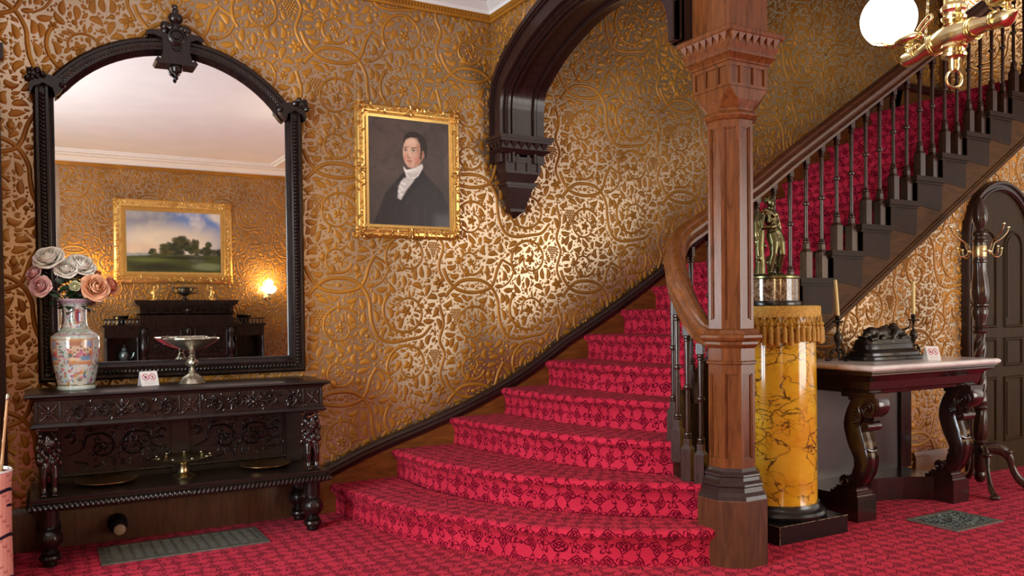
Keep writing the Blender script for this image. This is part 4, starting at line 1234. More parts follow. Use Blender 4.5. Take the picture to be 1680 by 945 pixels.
for _ in range(150):
    x = r_.uniform(SBX0+wsq+.02, SBX1-wsq-.02)
    if abs(x-mid) < .06: continue
    R.leaf(x, zc+r_.uniform(-.038, .038), r_.uniform(0, 6.3), .034, .0065, .011, r_.choice((-2, 2)), 5)
m = MB(); R.place(m, lambda a, b, c: tuple(IS @ Vector((a, FY-c, b)))); m.build('frieze_carving', M['ebony_g'], sb, sharp=60)
slab_m('shelf', SBX0, SBX1, FY-.01, BY, [(-.01, .292), (.0, .296), (.030, .298), (.036, .306), (.030, .322), (.012, .332), (.010, .338), (.024, .342), (.026, .352), (.018, .3575)], M['ebony_h'], sb, IS)
# gadrooned edge
m = MB(); n = 64
for i in range(n):
    x = SBX0-.02+(SBX1-SBX0+.04)*(i+.5)/n; lean = -1 if x < mid else 1
    T = IS @ Matrix.Translation((x, FY-.040, .311)) @ Matrix.Rotation(.45*lean, 4, 'Y')
    m.ell((0, 0, 0), (.0125, .014, .022), 8, 5, T)
m.build('gadroon_edge', M['ebony'], sb)
for sx in (SBX0-.035, SBX1+.035):
    m = MB()
    for i in range(16): m.ell((sx, FY+.02+.025*i, .311), (.008, .014, .017), 8, 5, IS)
    m.build('gadroon_edge', M['ebony'], sb)
# back panels
m = MB(); m.box(SBX0+.03, SBX1-.03, BY-.03, BY, .355, .70, IS); m.build('back', M['ebony_h'], sb)
for a, b in ((SBX0+.13, mid-.05), (mid+.05, SBX1-.13)):
    m = MB(); pr = [(0, 0), (0, .012), (-.008, .014), (-.014, .006), (-.016, 0)]
    m.sweep(pr, [(a, BY-.03, .40), (a, BY-.03, .665), (b, BY-.03, .665), (b, BY-.03, .40)][::1], True, up=(0, -1, 0), T=IS)
    R = Relief(); c = (a+b)/2
    for s in (-1, 1):
        R.spiral(c+s*.085, .535, .078, .018, PI/2 if s > 0 else PI/2, PI/2+s*6.2, .006, .003, .008, 34)
        R.dome(c+s*.085, .535, .010, .010, .010)
        for k in range(8): a_ = k*.785; R.leaf(c+s*(.085+.035*math.cos(a_)), .535+.035*math.sin(a_), a_+.7, .032, .006, .006, 1, 5)
        P_ = [(p.x, p.y) for p in bez([(c+s*.085, .613, 0), (c+s*.15, .60, 0), (c+s*.18, .53, 0), (c+s*.25, .50, 0)], 20)]; R.ribbon(P_, [.006-.004*i/(len(P_)-1) for i in range(len(P_))], .008)
        R.spiral(c+s*.235, .60, .032, .008, -PI/2, -PI/2-s*5, .005, .003, .008, 20)
        R.leaf(c+s*.15, .45, (0 if s > 0 else PI), .08, .010, .007, s*.8); R.leaf(c+s*.02, .47, -PI/2, .05, .008, .007)
    r_ = random.Random(5)
    for _ in range(70): R.leaf(r_.uniform(a+.03, b-.03), r_.uniform(.425, .645), r_.uniform(0, 6.3), .045, .008, .005, r_.choice((-1.6, 1.6)), 5)
    R.place(m, lambda x, z, y: tuple(IS @ Vector((x, BY-.03-y*2, z))))
    m.build('back_panel_carving', M['ebony'], sb, sharp=50)
for a, b in ((mid-.045, mid+.045), (SBX0+.02, SBX0+.12), (SBX1-.12, SBX1-.02)): m = MB(); m.box(a, b, BY-.05, BY-.02, .36, .70, IS); m.build('back_stile', M['ebony_h'], sb)
# lion supports
def lion(x, y, z, sx):
    m = MB(); T = IS @ Matrix.Translation((x, y, z)) @ Matrix.Scale(sx, 4, (1, 0, 0))
    m.ell((0, .03, .17), (.044, .055, .075), 16, 10, T); m.ell((0, .005, .155), (.040, .035, .05), 14, 8, T)
    m.ell((0, .06, .09), (.05, .06, .06), 14, 8, T); m.ell((.02, .08, .04), (.035, .055, .035), 12, 8, T)
    for s in (-1, 1):
        m.tube([(s*.022, -.012, .15), (s*.025, -.022, .09), (s*.024, -.020, .045), (s*.024, -.024, .015)], [.023, .017, .014, .016], 10, T=T)
        m.ell((s*.024, -.036, .010), (.018, .024, .011), 10, 6, T)
        for q in (-1, 0, 1): m.ell((s*.024+q*.009, -.055, .009), (.006, .008, .007), 8, 5, T)
        m.ell((s*.030, .010, .300), (.012, .008, .014), 8, 6, T); m.ell((s*.016, -.035, .268), (.008, .007, .006), 8, 6, T)
        m.ell((s*.045, .03, .19), (.016, .03, .045), 10, 6, T)
    m.ell((0, -.002, .262), (.034, .038, .040), 16, 10, T); m.ell((0, -.036, .247), (.017, .020, .015), 12, 8, T); m.ell((0, -.052, .252), (.009, .007, .006), 8, 5, T)
    m.ell((0, -.036, .232), (.013, .014, .007), 8, 5, T)
    for k in range(34):
        a = k*2.4; t = k/34; r = .036+.008*math.sin(k*3); zz = .30-.16*t
        m.ell((r*math.cos(a)*(1+.25*t), .008+r*math.sin(a)*.9, zz), (.014, .013, .020), 8, 5, T)
    m.ell((0, .03, .325), (.028, .03, .02), 10, 6, T)
    m.box(-.045, .045, -.02, .09, .325, .345, T)
    o = m.build('lion_support', M['ebony_g'] if 'ebony_g' in M else M['ebony'], sb); remesh(o, .0042, 2)
lion(.040, 4.80, .357, -1); lion(1.378, 4.80, .357, 1)
# turned feet
def foot(x, y):
    m = MB()
    P_ = [(.032, 0), (.034, .014), (.030, .020), (.048, .030), (.052, .044), (.048, .056), (.036, .062), (.044, .070), (.034, .078), (.030, .084), (.040, .094), (.054, .112), (.060, .135), (.057, .158), (.046, .178), (.036, .188), (.040, .194), (.036, .202), (.045, .206), (.045, .296)]
    def rf(t, z, r): return r*(1+.055*abs(math.sin(4*t+ (z-.14)*14))) if .09 < z < .185 else r
    m.lathe(P_, 40, (x, y, 0), rf, T=IS); m.build('foot', M['ebony'], sb, sharp=25)
for x in (.038, 1.380):
    foot(x, 4.805); foot(x-.0, 5.09)

# ------------------------------------------------------------------ things on and under the sideboard
TOPZ = .8745; SHZ = .358
# porcelain vase
VX, VY = .178, 4.975
vp = [(.088, 0), (.092, .004), (.093, .014), (.088, .020), (.089, .030), (.098, .075), (.110, .15), (.1175, .22), (.1185, .262), (.116, .280), (.104, .292), (.085, .304), (.069, .318), (.060, .336), (.056, .36), (.0555, .40), (.058, .43), (.064, .445), (.080, .460), (.088, .468), (.089, .474), (.085, .477), (.070, .470), (.055, .455), (.050, .42)]
W_, H_ = 340, 230
P = Paint(W_, H_, (216, 226, 222))
cum = np.concatenate([[0], np.cumsum([math.dist(a, b) for a, b in zip(vp[:-1], vp[1:])])]); vl = cum/cum[-1]
def zrow(z): return 1-float(np.interp(z, [p[1] for p in vp[:21]], vl[:21]))
r = random.Random(11)
pal = [(196, 72, 104), (70, 130, 110), (70, 110, 176), (224, 160, 60), (150, 60, 120), (226, 130, 140), (40, 120, 96), (214, 90, 60)]
for _ in range(900):
    P.ell(r.random(), r.random(), .006+.006*r.random(), .006+.010*r.random(), r.choice(pal), .6, .85, r.random()*3)
for _ in range(420):
    P.ell(r.random(), r.random(), .012*r.random()+.003, .003, (84, 130, 108), .6, .9, r.random()*3)
def bandz(z0, z1, col, al=1): P.blend(((P.Y > zrow(z1)) & (P.Y < zrow(z0))).astype(float), col, al)
bandz(0, .030, (206, 216, 208)); bandz(.026, .032, (150, 120, 70)); bandz(.262, .268, (190, 150, 90)); bandz(.288, .292, (190, 110, 120)); bandz(.30, .326, (176, 190, 168), .75); bandz(.452, .477, (190, 150, 180), .8)
bandz(.268, .288, (196, 206, 190), .6)
for k in range(4):
    u0 = k*.25+.03; a, b, c, d = u0, u0+.17, zrow(.262), zrow(.135)
    P.poly([(a, c), (b, c), (b, d), (a, d)], (206, 150, 110)); 
    i_ = .008; P.poly([(a+i_, c+i_), (b-i_, c+i_), (b-i_, d-i_*3), (a+i_, d-i_*3)], (214, 190, 160))
    P.poly([(a+i_, c+i_), (a+.05, c+i_), (a+.05, c+.06), (a+i_, c+.06)], (120, 150, 200), 1, .8); P.poly([(a+.08, c+i_), (b-i_, c+i_), (b-i_, c+.05), (a+.09, c+.05)], (170, 110, 84), 1, .8)
    for q in range(7):
        x = a+.02+.13*q/6; y = c+.08+.06*r.random()
        P.ell(x, y+.030, .011, .030, r.choice(pal), .5, .9); P.ell(x+.006, y+.045, .012, .018, r.choice(pal), .5, .9); P.ell(x-.004, y+.020, .007, .012, r.choice(pal), .5, .9); P.ell(x, y-.012, .005, .012, (238, 206, 180), .4); P.ell(x, y-.024, .005, .007, (30, 24, 28), .4)
    P.ell((a+b)/2-.03, d-.055, .05, .018, (110, 160, 200), .4, .9); P.ell((a+b)/2+.04, d-.05, .04, .014, (232, 214, 180), .4, .9)
    a, b, c, d = u0+.03, u0+.14, zrow(.105), zrow(.045)
    P.ell((a+b)/2, (c+d)/2, .062, .085, (220, 214, 196), .1); 
    for q in range(11): P.ell(a+.01+.10*r.random(), (c+d)/2+.07*(r.random()-.5), .011, .020, r.choice(pal), .5, .85, r.random()*3)
    # neck panels
    a, b, c, d = u0+.04, u0+.13, zrow(.425), zrow(.345)
    P.poly([(a, c), (b, c), (b, d), (a, d)], (190, 140, 120)); P.ell((a+b)/2, (c+d)/2, .028, .06, (150, 60, 80), .5); P.ell((a+b)/2-.02, (c+d)/2, .01, .05, (80, 110, 160), .5)
P.mottle(40, (150, 186, 170), .55, .8, .5, 21); P.a *= .86
vase = painted('vase', P, lambda u, v: (lambda q: (q[0]*math.cos(-2*PI*u+.9), q[0]*math.sin(-2*PI*u+.9), q[1]))((float(np.interp(1-v, vl, [p[0] for p in vp])), float(np.interp(1-v, vl, [p[1] for p in vp])))), M['glaze'])
vase.location = (VX, VY, TOPZ)
tag(vase, 'white porcelain vase with colourful painted figure panels, holding the roses', 'vase')
m = MB(); m.lathe([(.0, .004), (.086, .004), (.086, .0005), (.0, .0005)], 40); m.build('vase_bottom', M['card'], vase)
# roses
def petal_mat(name, c1, c2):
    w = Mat(name, c1, .55, spec=.3); w.b.inputs['Subsurface Weight'].default_value = .12; w.b.inputs['Subsurface Radius'].default_value = (.02, .01, .01)
    x, y, z = w.xyz(w.coord()); n = w.noise(w.coord(), 30, 3); rr = (x*x+y*y+z*z).sqrt()
    w.color(w.ramp(rr*22.0+n*.25-.1, [(.1, c1), (.8, c2)])); return w.m
PM = {'white': petal_mat('white_petal', (.80, .74, .56), (.86, .84, .76)), 'cream': petal_mat('cream_petal', (.80, .80, .42), (.85, .84, .68)),
      'pink': petal_mat('pink_petal', (.85, .38, .42), (.84, .60, .58)), 'orange': petal_mat('apricot_petal', (.85, .38, .05), (.85, .50, .30)), 'coral': petal_mat('coral_petal', (.75, .25, .12), (.80, .38, .26))}
def rose(px, py, pz, R_, kind, d, label, openness=1.0, seed=1):
    R_ *= 1.12; r = random.Random(seed); root = thing('rose', (px, py, pz), label, 'flower', 'roses in the porcelain vase')
    d = Vector(d).normalized(); q = d.to_track_quat('Z', 'Y').to_matrix().to_4x4()
    m = MB()
    layers = [(3, .26, 1.02, .05), (3, .40, 1.05, .12), (4, .54, 1.02, .22), (5, .68, .95, .35), (5, .80, .82, .60), (5, .90, .66, .85)]
    if openness < .8: layers = layers[:4]
    for li, (n, rad, hgt, opn) in enumerate(layers):
        for k in range(n):
            a0 = 2*PI*(k+.5*(li % 2)+r.uniform(-.12, .12))/n; wd = 2*PI/n*.72
            vs = []; nu, nv = 7, 6
            for j in range(nv+1):
                t = j/nv
                for i in range(nu+1):
                    s = (i/nu-.5)*2; th = a0+s*wd*(1-.25*t*t)
                    rr = 1.12*R_*rad*(.18+.82*math.sin(min(1, t*1.05)*PI/2)**(.9))*(1+.10*math.sin(s*2+li))*(1-(.55-.14*li)*t**3 if li < 4 else 1)
                    flare = max(0, t-.72)*opn*.9; rr += R_*flare*(1+.25*(1-s*s))
                    zz = R_*hgt*(t**.75)*1.1-R_*.55-R_*flare*.75*opn-.10*R_*s*s*t+R_*.05*math.sin(3*s+k*2+li)*t
                    vs.append(q @ Vector((rr*math.cos(th), rr*math.sin(th), zz)))
            fs = [(j*(nu+1)+i, j*(nu+1)+i+1, (j+1)*(nu+1)+i+1, (j+1)*(nu+1)+i) for j in range(nv) for i in range(nu)]
            m.add(vs, fs)
    m.ell((0, 0, 0), R_*.20, 10, 6, q @ Matrix.Translation((0, 0, R_*.34)))
    m.build('petals', PM[kind], root, sharp=80)
    m = MB()
    foot_ = Vector((VX, VY, TOPZ+.40))-Vector((px, py, pz)); st = q @ Vector((0, 0, -R_*.5))
    foot_ += Vector((r.uniform(-.02, .02), r.uniform(-.02, .02), 0))
    midp = Vector((foot_.x*.75+st.x*.25, foot_.y*.75+st.y*.25, foot_.z*.35+st.z*.65))
    m.tube(bez([st, midp, foot_], 10), .0028, 6)
    m.ell((0, 0, 0), (R_*.22, R_*.22, R_*.2), 8, 6, q @ Matrix.Translation((0, 0, -R_*.52)))
    m.build('stem', M['leaf'], root)
    for k in range(8):
        m = MB(); t = .2+.12*k; p = st.lerp(foot_, min(.92, t)) if k < 6 else foot_+Vector((0, 0, .045)); a = r.random()*6.3
        dv = Vector((math.cos(a), -abs(math.sin(a))*.6, r.uniform(-.3, .5))).normalized(); L = r.uniform(.055, .085); side = dv.cross(Vector((0, 0, 1))).normalized()
        vs = []; n = 7
        for i in range(n+1):
            tt = i/n; w = .022*math.sin(PI*(tt*.92+.04))**.8; c = p+dv*L*tt+Vector((0, 0, -.02*tt*tt))
            vs += [c-side*w+Vector((0, 0, .004)), c, c+side*w+Vector((0, 0, .004))]
        fs = [(i*3+j, i*3+j+1, (i+1)*3+j+1, (i+1)*3+j) for i in range(n) for j in (0, 1)]
        m.add(vs, fs); m.build('leaf', M['leaf'], root, sharp=80)
ry = 4.93
rose(.062, ry, 1.563, .058, 'white', (-.3, -.7, .7), 'large open white rose at the top of the bouquet', 1, 1)
rose(.140, ry-.02, 1.508, .045, 'white', (0, -.8, .5), 'open white rose in the middle of the bouquet, beneath the topmost one', 1, 2)
rose(.212, ry+.01, 1.528, .056, 'white', (.3, -.7, .7), 'wide open white rose overlapping the mirror glass', 1, 3)
rose(.176, ry-.05, 1.414, .032, 'cream', (0, -1, .2), 'small round cream rosebud just above the vase rim', .6, 4)
rose(.272, ry-.04, 1.408, .056, 'orange', (.3, -.9, .3), 'apricot-orange open rose above the vase rim', 1, 5)
rose(-.005, ry, 1.482, .036, 'pink', (-.7, -.5, .5), 'smaller upper one of the two pale pink roses', .8, 6)
rose(.022, ry-.03, 1.415, .042, 'pink', (-.4, -.9, .2), 'larger lower one of the two pale pink roses', .9, 7)
rose(.352, ry+.03, 1.422, .038, 'coral', (.8, -.5, .2), 'coral rose at the outer edge of the bouquet, before the painting reflection', .9, 8)
rose(.285, ry+.03, 1.483, .022, 'coral', (.3, -.6, .7), 'tiny coral rosebud above the apricot rose', .6, 9)

# tazza of tarnished silver
def lathe_thing(name, loc, prof, mat, label, cat, seg=40, rf=None, sharp=35, group=None):
    m = MB(); m.lathe(prof, seg, rf=rf); o = m.build(name, mat, sharp=sharp, loc=loc); tag(o, label, cat, group); return o
com = thing('silver_comport', (.757, 4.975, TOPZ), 'tall tarnished silver comport dish with shallow chased bowl', 'dish')
m = MB(); m.lathe([(.072, 0), (.074, .004), (.070, .010), (.068, .014), (.060, .026), (.046, .042), (.030, .052), (.016, .060), (.014, .064)], 48, rf=lambda t, z, r: r*(1+.03*math.cos(9*t)) if z > .012 else r); m.build('foot', M['silver'], com)
m = MB(); m.lathe([(.014, .062), (.020, .068), (.012, .076), (.010, .088), (.016, .098), (.022, .112), (.024, .122), (.018, .136), (.012, .142), (.020, .148), (.013, .156), (.010, .164), (.016, .172), (.012, .178), (.014, .186)], 24, rf=lambda t, z, r: r*(1+.10*abs(math.sin(3*t))) if .095 < z < .14 else r)
for k in range(4): m.tube(bez([(.012*math.cos(k*PI/2), .012*math.sin(k*PI/2), .095), (.034*math.cos(k*PI/2), .034*math.sin(k*PI/2), .115), (.014*math.cos(k*PI/2), .014*math.sin(k*PI/2), .142)], 12), .003, 6)
m.build('stem', M['silver'], com)
m = MB(); m.lathe([(.012, .184), (.040, .190), (.080, .206), (.115, .226), (.138, .244), (.147, .252), (.146, .258), (.138, .252), (.112, .232), (.075, .214), (.03, .202), (0, .200)], 60, rf=lambda t, z, r: r*(1+.02*math.sin(18*t)) if r > .06 else r); m.build('bowl', M['silver'], com)
# folded cards
def tent_card(loc, rz, label, w=.095, h=.078, dpt=.03):
    root = thing('notice_card', loc, label, 'card', rz=rz)
    P = Paint(90, 74, (226, 220, 214))
    for cx in (.30, .68):
        d = np.sqrt(((P.X-cx)/.17)**2+((P.Y-.40)/.21)**2)
        if cx < .5: P.poly([(cx-.07, .33), (cx+.07, .33), (cx+.07, .49), (cx-.07, .49)], (30, 20, 26)); P.ell(cx, .33, .03, .03, (30, 20, 26), .2)
        else: P.poly([(cx-.08, .32), (cx+.08, .32), (cx+.02, .44), (cx+.02, .52), (cx-.02, .52), (cx-.02, .44)], (30, 20, 26))
        P.blend((np.abs(d-1) < .13).astype(float), (190, 90, 104)); P.blend(((np.abs((P.X-cx)/.17-(P.Y-.40)/.21) < .18) & (d < 1)).astype(float), (190, 90, 104))
    for yy, a, b in ((.74, .14, .86), (.82, .2, .8)):
        P.blend(((np.abs(P.Y-yy) < .012) & (P.X > a) & (P.X < b)).astype(float), (150, 140, 140), .6)
    painted('front_leaf', P, lambda u, v: (-w/2+w*u, -dpt*v*1.0-.0003, h*(1-v)+.0005), M['printed'], root)
    m = MB(); m.prism([(-dpt, 0), (0, h), (dpt, 0), (dpt-.001, 0), (0, h-.003), (-dpt+.0012, 0)], -w/2, w/2, 'YZ'); m.build('back_leaf', M['card'], root)
tent_card((.530, 4.99, TOPZ), .28, 'small folded white no-photography card beside the silver comport')
# plates and brass tazza on the shelf
pp = [(0, .006), (.085, .006), (.100, .012), (.135, .021), (.150, .026), (.156, .025), (.156, .021), (.135, .014), (.10, .002), (.05, 0), (0, 0)]
lathe_thing('serving_plate', (.312, 4.99, SHZ), pp, M['plate'], 'round copper-brown plate on the sideboard shelf, near the canes', 'plate', 64, lambda t, z, r: r*(1+.006*math.sin(40*t)) if r > .14 else r, group='copper plates on the sideboard shelf')
lathe_thing('serving_plate', (1.160, 5.0, SHZ), [(r*.93, z) for r, z in pp], M['plate'], 'round copper-brown plate on the sideboard shelf, beside the stairs', 'plate', 64, lambda t, z, r: r*(1+.006*math.sin(40*t)) if r > .14 else r, group='copper plates on the sideboard shelf')
tz = thing('brass_tazza', (.700, 4.96, SHZ), 'brass footed dish with studded rim on the sideboard shelf', 'dish')
M['brass_dull'] = plain('dull_brass', (.50, .40, .20), .30, 1, var=.25, scale=50, bump=.25)
m = MB(); m.lathe([(.062, 0), (.064, .005), (.055, .010), (.035, .018), (.026, .030), (.024, .055), (.030, .075), (.040, .088)], 40); m.build('foot', M['brass_dull'], tz)
m = MB(); m.lathe([(.035, .086), (.10, .092), (.135, .098), (.160, .106), (.163, .110), (.158, .114), (.135, .110), (.118, .102), (.09, .097), (0, .095)], 64, rf=lambda t, z, r: r*(1+.008*math.sin(50*t)) if r > .14 else r)
m.build('bowl', M['brass_dull'], tz)
m = MB()
for k in range(9): m.ell((.142*math.cos(k*.698), .142*math.sin(k*.698), .118), (.009, .009, .007), 10, 6)
m.build('rim_stud', M['silver'], tz)
# wall vent grille in the floor
def grille(name, x0, x1, y0, y1, label, bars=True):
    root = thing(name, ((x0+x1)/2, (y0+y1)/2, .0), label, 'vent')
    a, b = (x1-x0)/2, (y1-y0)/2
    m = MB(); w = .028
    for (p, q, r_, s_) in ((-a, a, -b, -b+w), (-a, a, b-w, b), (-a, -a+w, -b+w, b-w), (a-w, a, -b+w, b-w)): m.box(p, q, r_, s_, .001, .009)
    m.build('rim', M['iron'], root)
    m = MB(); m.box(-a+w*.5, a-w*.5, -b+w*.5, b-w*.5, .0006, .002); m.build('duct', M['pit'], root)
    m = MB()
    if bars:
        n = 16
        for i in range(1, n): x = -a+2*a*i/n; m.box(x-.005, x+.005, -b+w, b-w, .002, .0085)
        for j in range(1, 22): y = -b+w+(2*b-2*w)*j/22; m.box(-a+w, a-w, y-.0025, y+.0025, .002, .0065)
    else:
        R = Relief(); r = random.Random(5)
        for i in range(9):
            for j in range(6):
                cx, cy = -a+w+(2*a-2*w)*(i+.5)/9, -b+w+(2*b-2*w)*(j+.5)/6
                R.spiral(cx, cy, .022, .006, r.random()*6, r.random()*6+5, .0035, .003, .006, 14); R.leaf(cx, cy, r.random()*6, .035, .005, .006, 1, 5)
        R.place(m, lambda x, y, z: (x, y, .002+z))
        for i in range(1, 5): x = -a+2*a*i/5; m.box(x-.003, x+.003, -b+w, b-w, .002, .006)
    m.build('grating', M['iron'] if bars else M['iron_scroll'], root)
M['iron_scroll'] = plain('grey_green_cast_iron', (.10, .12, .11), .5, .5, var=.3)
grille('floor_vent', .262, 1.10, 4.66, 5.02, 'long grey barred floor grille partly under the sideboard')
grille('floor_vent', 4.45, 4.89, 2.81, 3.13, 'square cast-iron scrollwork floor grille before the marble-topped table', False)
sk = thing('wall_socket', (.375, 5.165, .10), 'round black fitting with pale knob, low on the wall under sideboard', 'socket')
m = MB(); m.lathe([(0, .0), (.05, 0), (.055, .01), (.05, .05), (.03, .07), (0, .07)], 24, T=Matrix.Rotation(PI/2, 4, 'X')); m.build('housing', M['black'], sk)
m = MB(); m.lathe([(0, .0), (.012, 0), (.012, .06), (.028, .066), (.032, .075), (.028, .085), (.012, .09), (0, .09)], 24, T=Matrix.Translation((0, -.065, -.01)) @ Matrix.Rotation(PI/2, 4, 'X')); m.build('knob', plain('pale_brown_knob', (.30, .20, .12), .4), sk)

# cane stand at the edge of the picture
UX, UY = -.215, 4.335
stn = thing('umbrella_stand', (UX, UY, 0), 'tall pink printed cylindrical stand with dark blue bands, holding canes', 'umbrella stand')
c = Mat('pink_bamboo_print', (.78, .40, .32), .45)
x, y, z = c.xyz(c.coord()); th = y.atan2(x)
u = th*(7.5/PI)*2.0; col = (u.frac()-.5).abs(); rowoff = u.floor().mod(5.0)*.23
v = z*9.0+rowoff; joint = (v.frac()-.5).abs().lt(.035)*(u.floor().mod(2.0)*.0+1.0)
seg = col.gt(.455)
hook = (v.frac()-.5).abs().lt(.10)*col.gt(.30)*col.lt(.46)*((z*9.0+rowoff).frac().gt(.5))
wav = (z+(th*3.0).sin()*.010)
band_ = (wav-.49).abs().lt(.008).mx((wav-.42).abs().lt(.006)*((th*2.0+1.0).sin().gt(-.2))).mx((wav-.29).abs().lt(.008)).mx((wav-.10).abs().lt(.008))
k1 = c.mix(seg*.45, (.80, .42, .34), (.45, .13, .10)); k1 = c.mix(joint.mx(hook)*.75, k1, (.40, .10, .09)); k1 = c.mix(band_, k1, (.006, .008, .03)); c.color(k1)
m = MB(); m.lathe([(.108, 0), (.110, .01), (.106, .1), (.104, .3), (.106, .54), (.110, .575), (.108, .580), (.100, .575), (.098, .54), (.098, .02), (0, .02)], 48)
m.build('cylinder', c.m, stn)
m = MB(); m.lathe([(.109, .572), (.113, .577), (.108, .586), (.100, .582), (.100, .572)], 48); m.build('rim', M['card'], stn)
def cane(p0, p1, label, seed):
    m = MB(); r = random.Random(seed); P0, P1 = Vector(p0), Vector(p1); n = 9; pts = []; rr = []
    for i in range(n):
        for t, q in ((0, .0085), (.08, .0068), (.5, .0062), (.92, .0068)):
            pts.append(P0.lerp(P1, (i+t)/n)-P0); rr.append(q*(1-.25*i/n)*1.25)
    pts.append(P1-P0); rr.append(.004)
    m.tube(pts, rr, 10)
    o = m.build('walking_cane', M['cane'], loc=p0); tag(o, label, 'cane', 'canes in the printed stand')
    m = MB(); m.lathe([(.007, 0), (.0085, .004), (.0085, .022), (.005, .028), (0, .029)], 10, T=Matrix.Translation(P1-P0) @ (P1-P0).to_track_quat('Z', 'Y').to_matrix().to_4x4() @ Matrix.Translation((0, 0, -.012))); m.build('ferrule', M['silver'], o)
w = Mat('bamboo_cane', (.34, .17, .06), .4); n = w.noise(w.mapping(w.coord(), (30, 30, 4)), 3, 3); w.color(w.ramp(n, [(.3, (.24, .11, .035)), (.7, (.44, .24, .10))])); M['cane'] = w.m
cane((-.20, UY, .03), (-.118, UY+.02, .90), 'jointed bamboo cane leaning out of the printed stand, tip beside the sideboard', 1)
# ------------------------------------------------------------------ marble pedestal with fringe, statue
PX, PY = 3.672, 3.403
ped = thing('marble_pedestal', (PX, PY, 0), 'tall yellow veined marble column pedestal on black base, between newel and table', 'pedestal')
m = MB(); m.prism([(-.268, -.268), (.268, -.268), (.268, .268), (-.268, .268)], 0, .098, 'XY'); m.build('plinth', M['black'], ped)
# worn pale edges of the plinth
wn = Mat('worn_plinth_edge', (.25, .16, .08), .6); n = wn.noise(wn.coord(), 30, 4); wn.color(wn.ramp(n, [(.42, (.010, .008, .007)), (.55, (.34, .22, .10))]))
m = MB()
for (a, b) in (((-.268, -.268), (.268, -.268)), ((-.268, .268), (-.268, -.268))): m.tube([(a[0], a[1], .098), (b[0], b[1], .098)], .0022, 6)
m.tube([(-.268, -.268, .002), (-.268, -.268, .098)], .0025, 6)
m.build('worn_edge', wn.m, ped)
m = MB(); m.lathe([(.262, .097), (.268, .105), (.270, .120), (.262, .136), (.245, .146), (.240, .152), (.236, .160), (.232, .175)], 64); m.build('base_ring', M['black'], ped, sharp=30)
c = Mat('yellow_siena_marble', (.8, .45, .05), .12, coat=.5, coat_rough=.05)
v = c.mapping(c.coord(), (1, 1, 1.5)); n = c.noise(v, 3.2, 5, .6); n2 = c.noise(v, 9, 4)
vv = c.nt.nodes.new('ShaderNodeVectorMath'); vv.operation = 'MULTIPLY_ADD'
nz = c.nt.nodes.new('ShaderNodeTexNoise'); nz.inputs['Scale'].default_value = 5; nz.inputs['Detail'].default_value = 5; c.nt.links.new(v, nz.inputs['Vector'])
c.nt.links.new(nz.outputs['Color'], vv.inputs[0]); vv.inputs[1].default_value = (.30, .30, .34); c.nt.links.new(v, vv.inputs[2])
e1 = c.voro(vv.outputs[0], 5.5, 'DISTANCE_TO_EDGE'); e2 = c.voro(vv.outputs[0], 14, 'DISTANCE_TO_EDGE')
thick = n2.smooth(.36, .58)
vein = (e1.smooth(.045, .004)*(thick*.8+.2)).mx(e2.smooth(.045, .005)*c.noise(v, 2.1, 2).smooth(.46, .56)*.9)
base = c.ramp(n, [(.25, (.58, .22, .012)), (.42, (.78, .38, .018)), (.6, (.86, .52, .035)), (.8, (.88, .64, .18))])
c.color(c.mix(vein, base, (.10, .045, .015))); M['siena'] = c.m
m = MB(); m.lathe([(.226, .160), (.221, .175), (.220, .40), (.220, .70), (.217, 1.0), (.213, 1.262)], 72); m.build('shaft', M['siena'], ped)
# gold cloth top with fringe and tassels
M['gold_cloth'] = plain('gold_fringe_cloth', (.60, .36, .06), .7, var=.35, scale=80, bump=.4)
M['gold_thread'] = plain('gold_thread', (.50, .28, .04), .6, var=.4, scale=120, bump=.4)
frg = thing('fringed_cloth', (PX, PY, 1.2605), 'round gold fringed cloth with tassels on top of the yellow marble pedestal', 'cloth')
m = MB(); m.lathe([(0, 0), (.228, 0), (.237, -.004), (.238, -.045), (.242, -.05), (.242, .008), (.236, .014), (0, .014)], 72); m.build('cover', M['gold_cloth'], frg)
m = MB()
for k in range(40):
    a = 2*PI*k/40; ca, sa = math.cos(a), math.sin(a)
    for s in (-1, 1):
        pts = [((.243+.003*math.sin(t*PI))*math.cos(a+s*.075*t), (.243+.003*math.sin(t*PI))*math.sin(a+s*.075*t), -.042-.055*t) for t in np.linspace(0, 1, 6)]
        m.tube(pts, .0035, 5)
m.build('lattice_fringe', M['gold_thread'], frg)
r = random.Random(2)
m = MB()
for k in range(44):
    a = 2*PI*(k+.5)/44; rr = .246+r.uniform(-.004, .006); x, y = rr*math.cos(a), rr*math.sin(a); L = r.uniform(.075, .105)
    m.ell((x, y, -.088), (.010, .010, .012), 8, 6)
    m.lathe([(.006, -.098), (.011, -.11), (.013, -.14), (.014, -.098-L), (.006, -.10-L)], 10, (x, y, 0), rf=lambda t, z, q: q*(1+.15*math.sin(5*t)))
m.build('tassel_fringe', M['gold_thread'], frg)
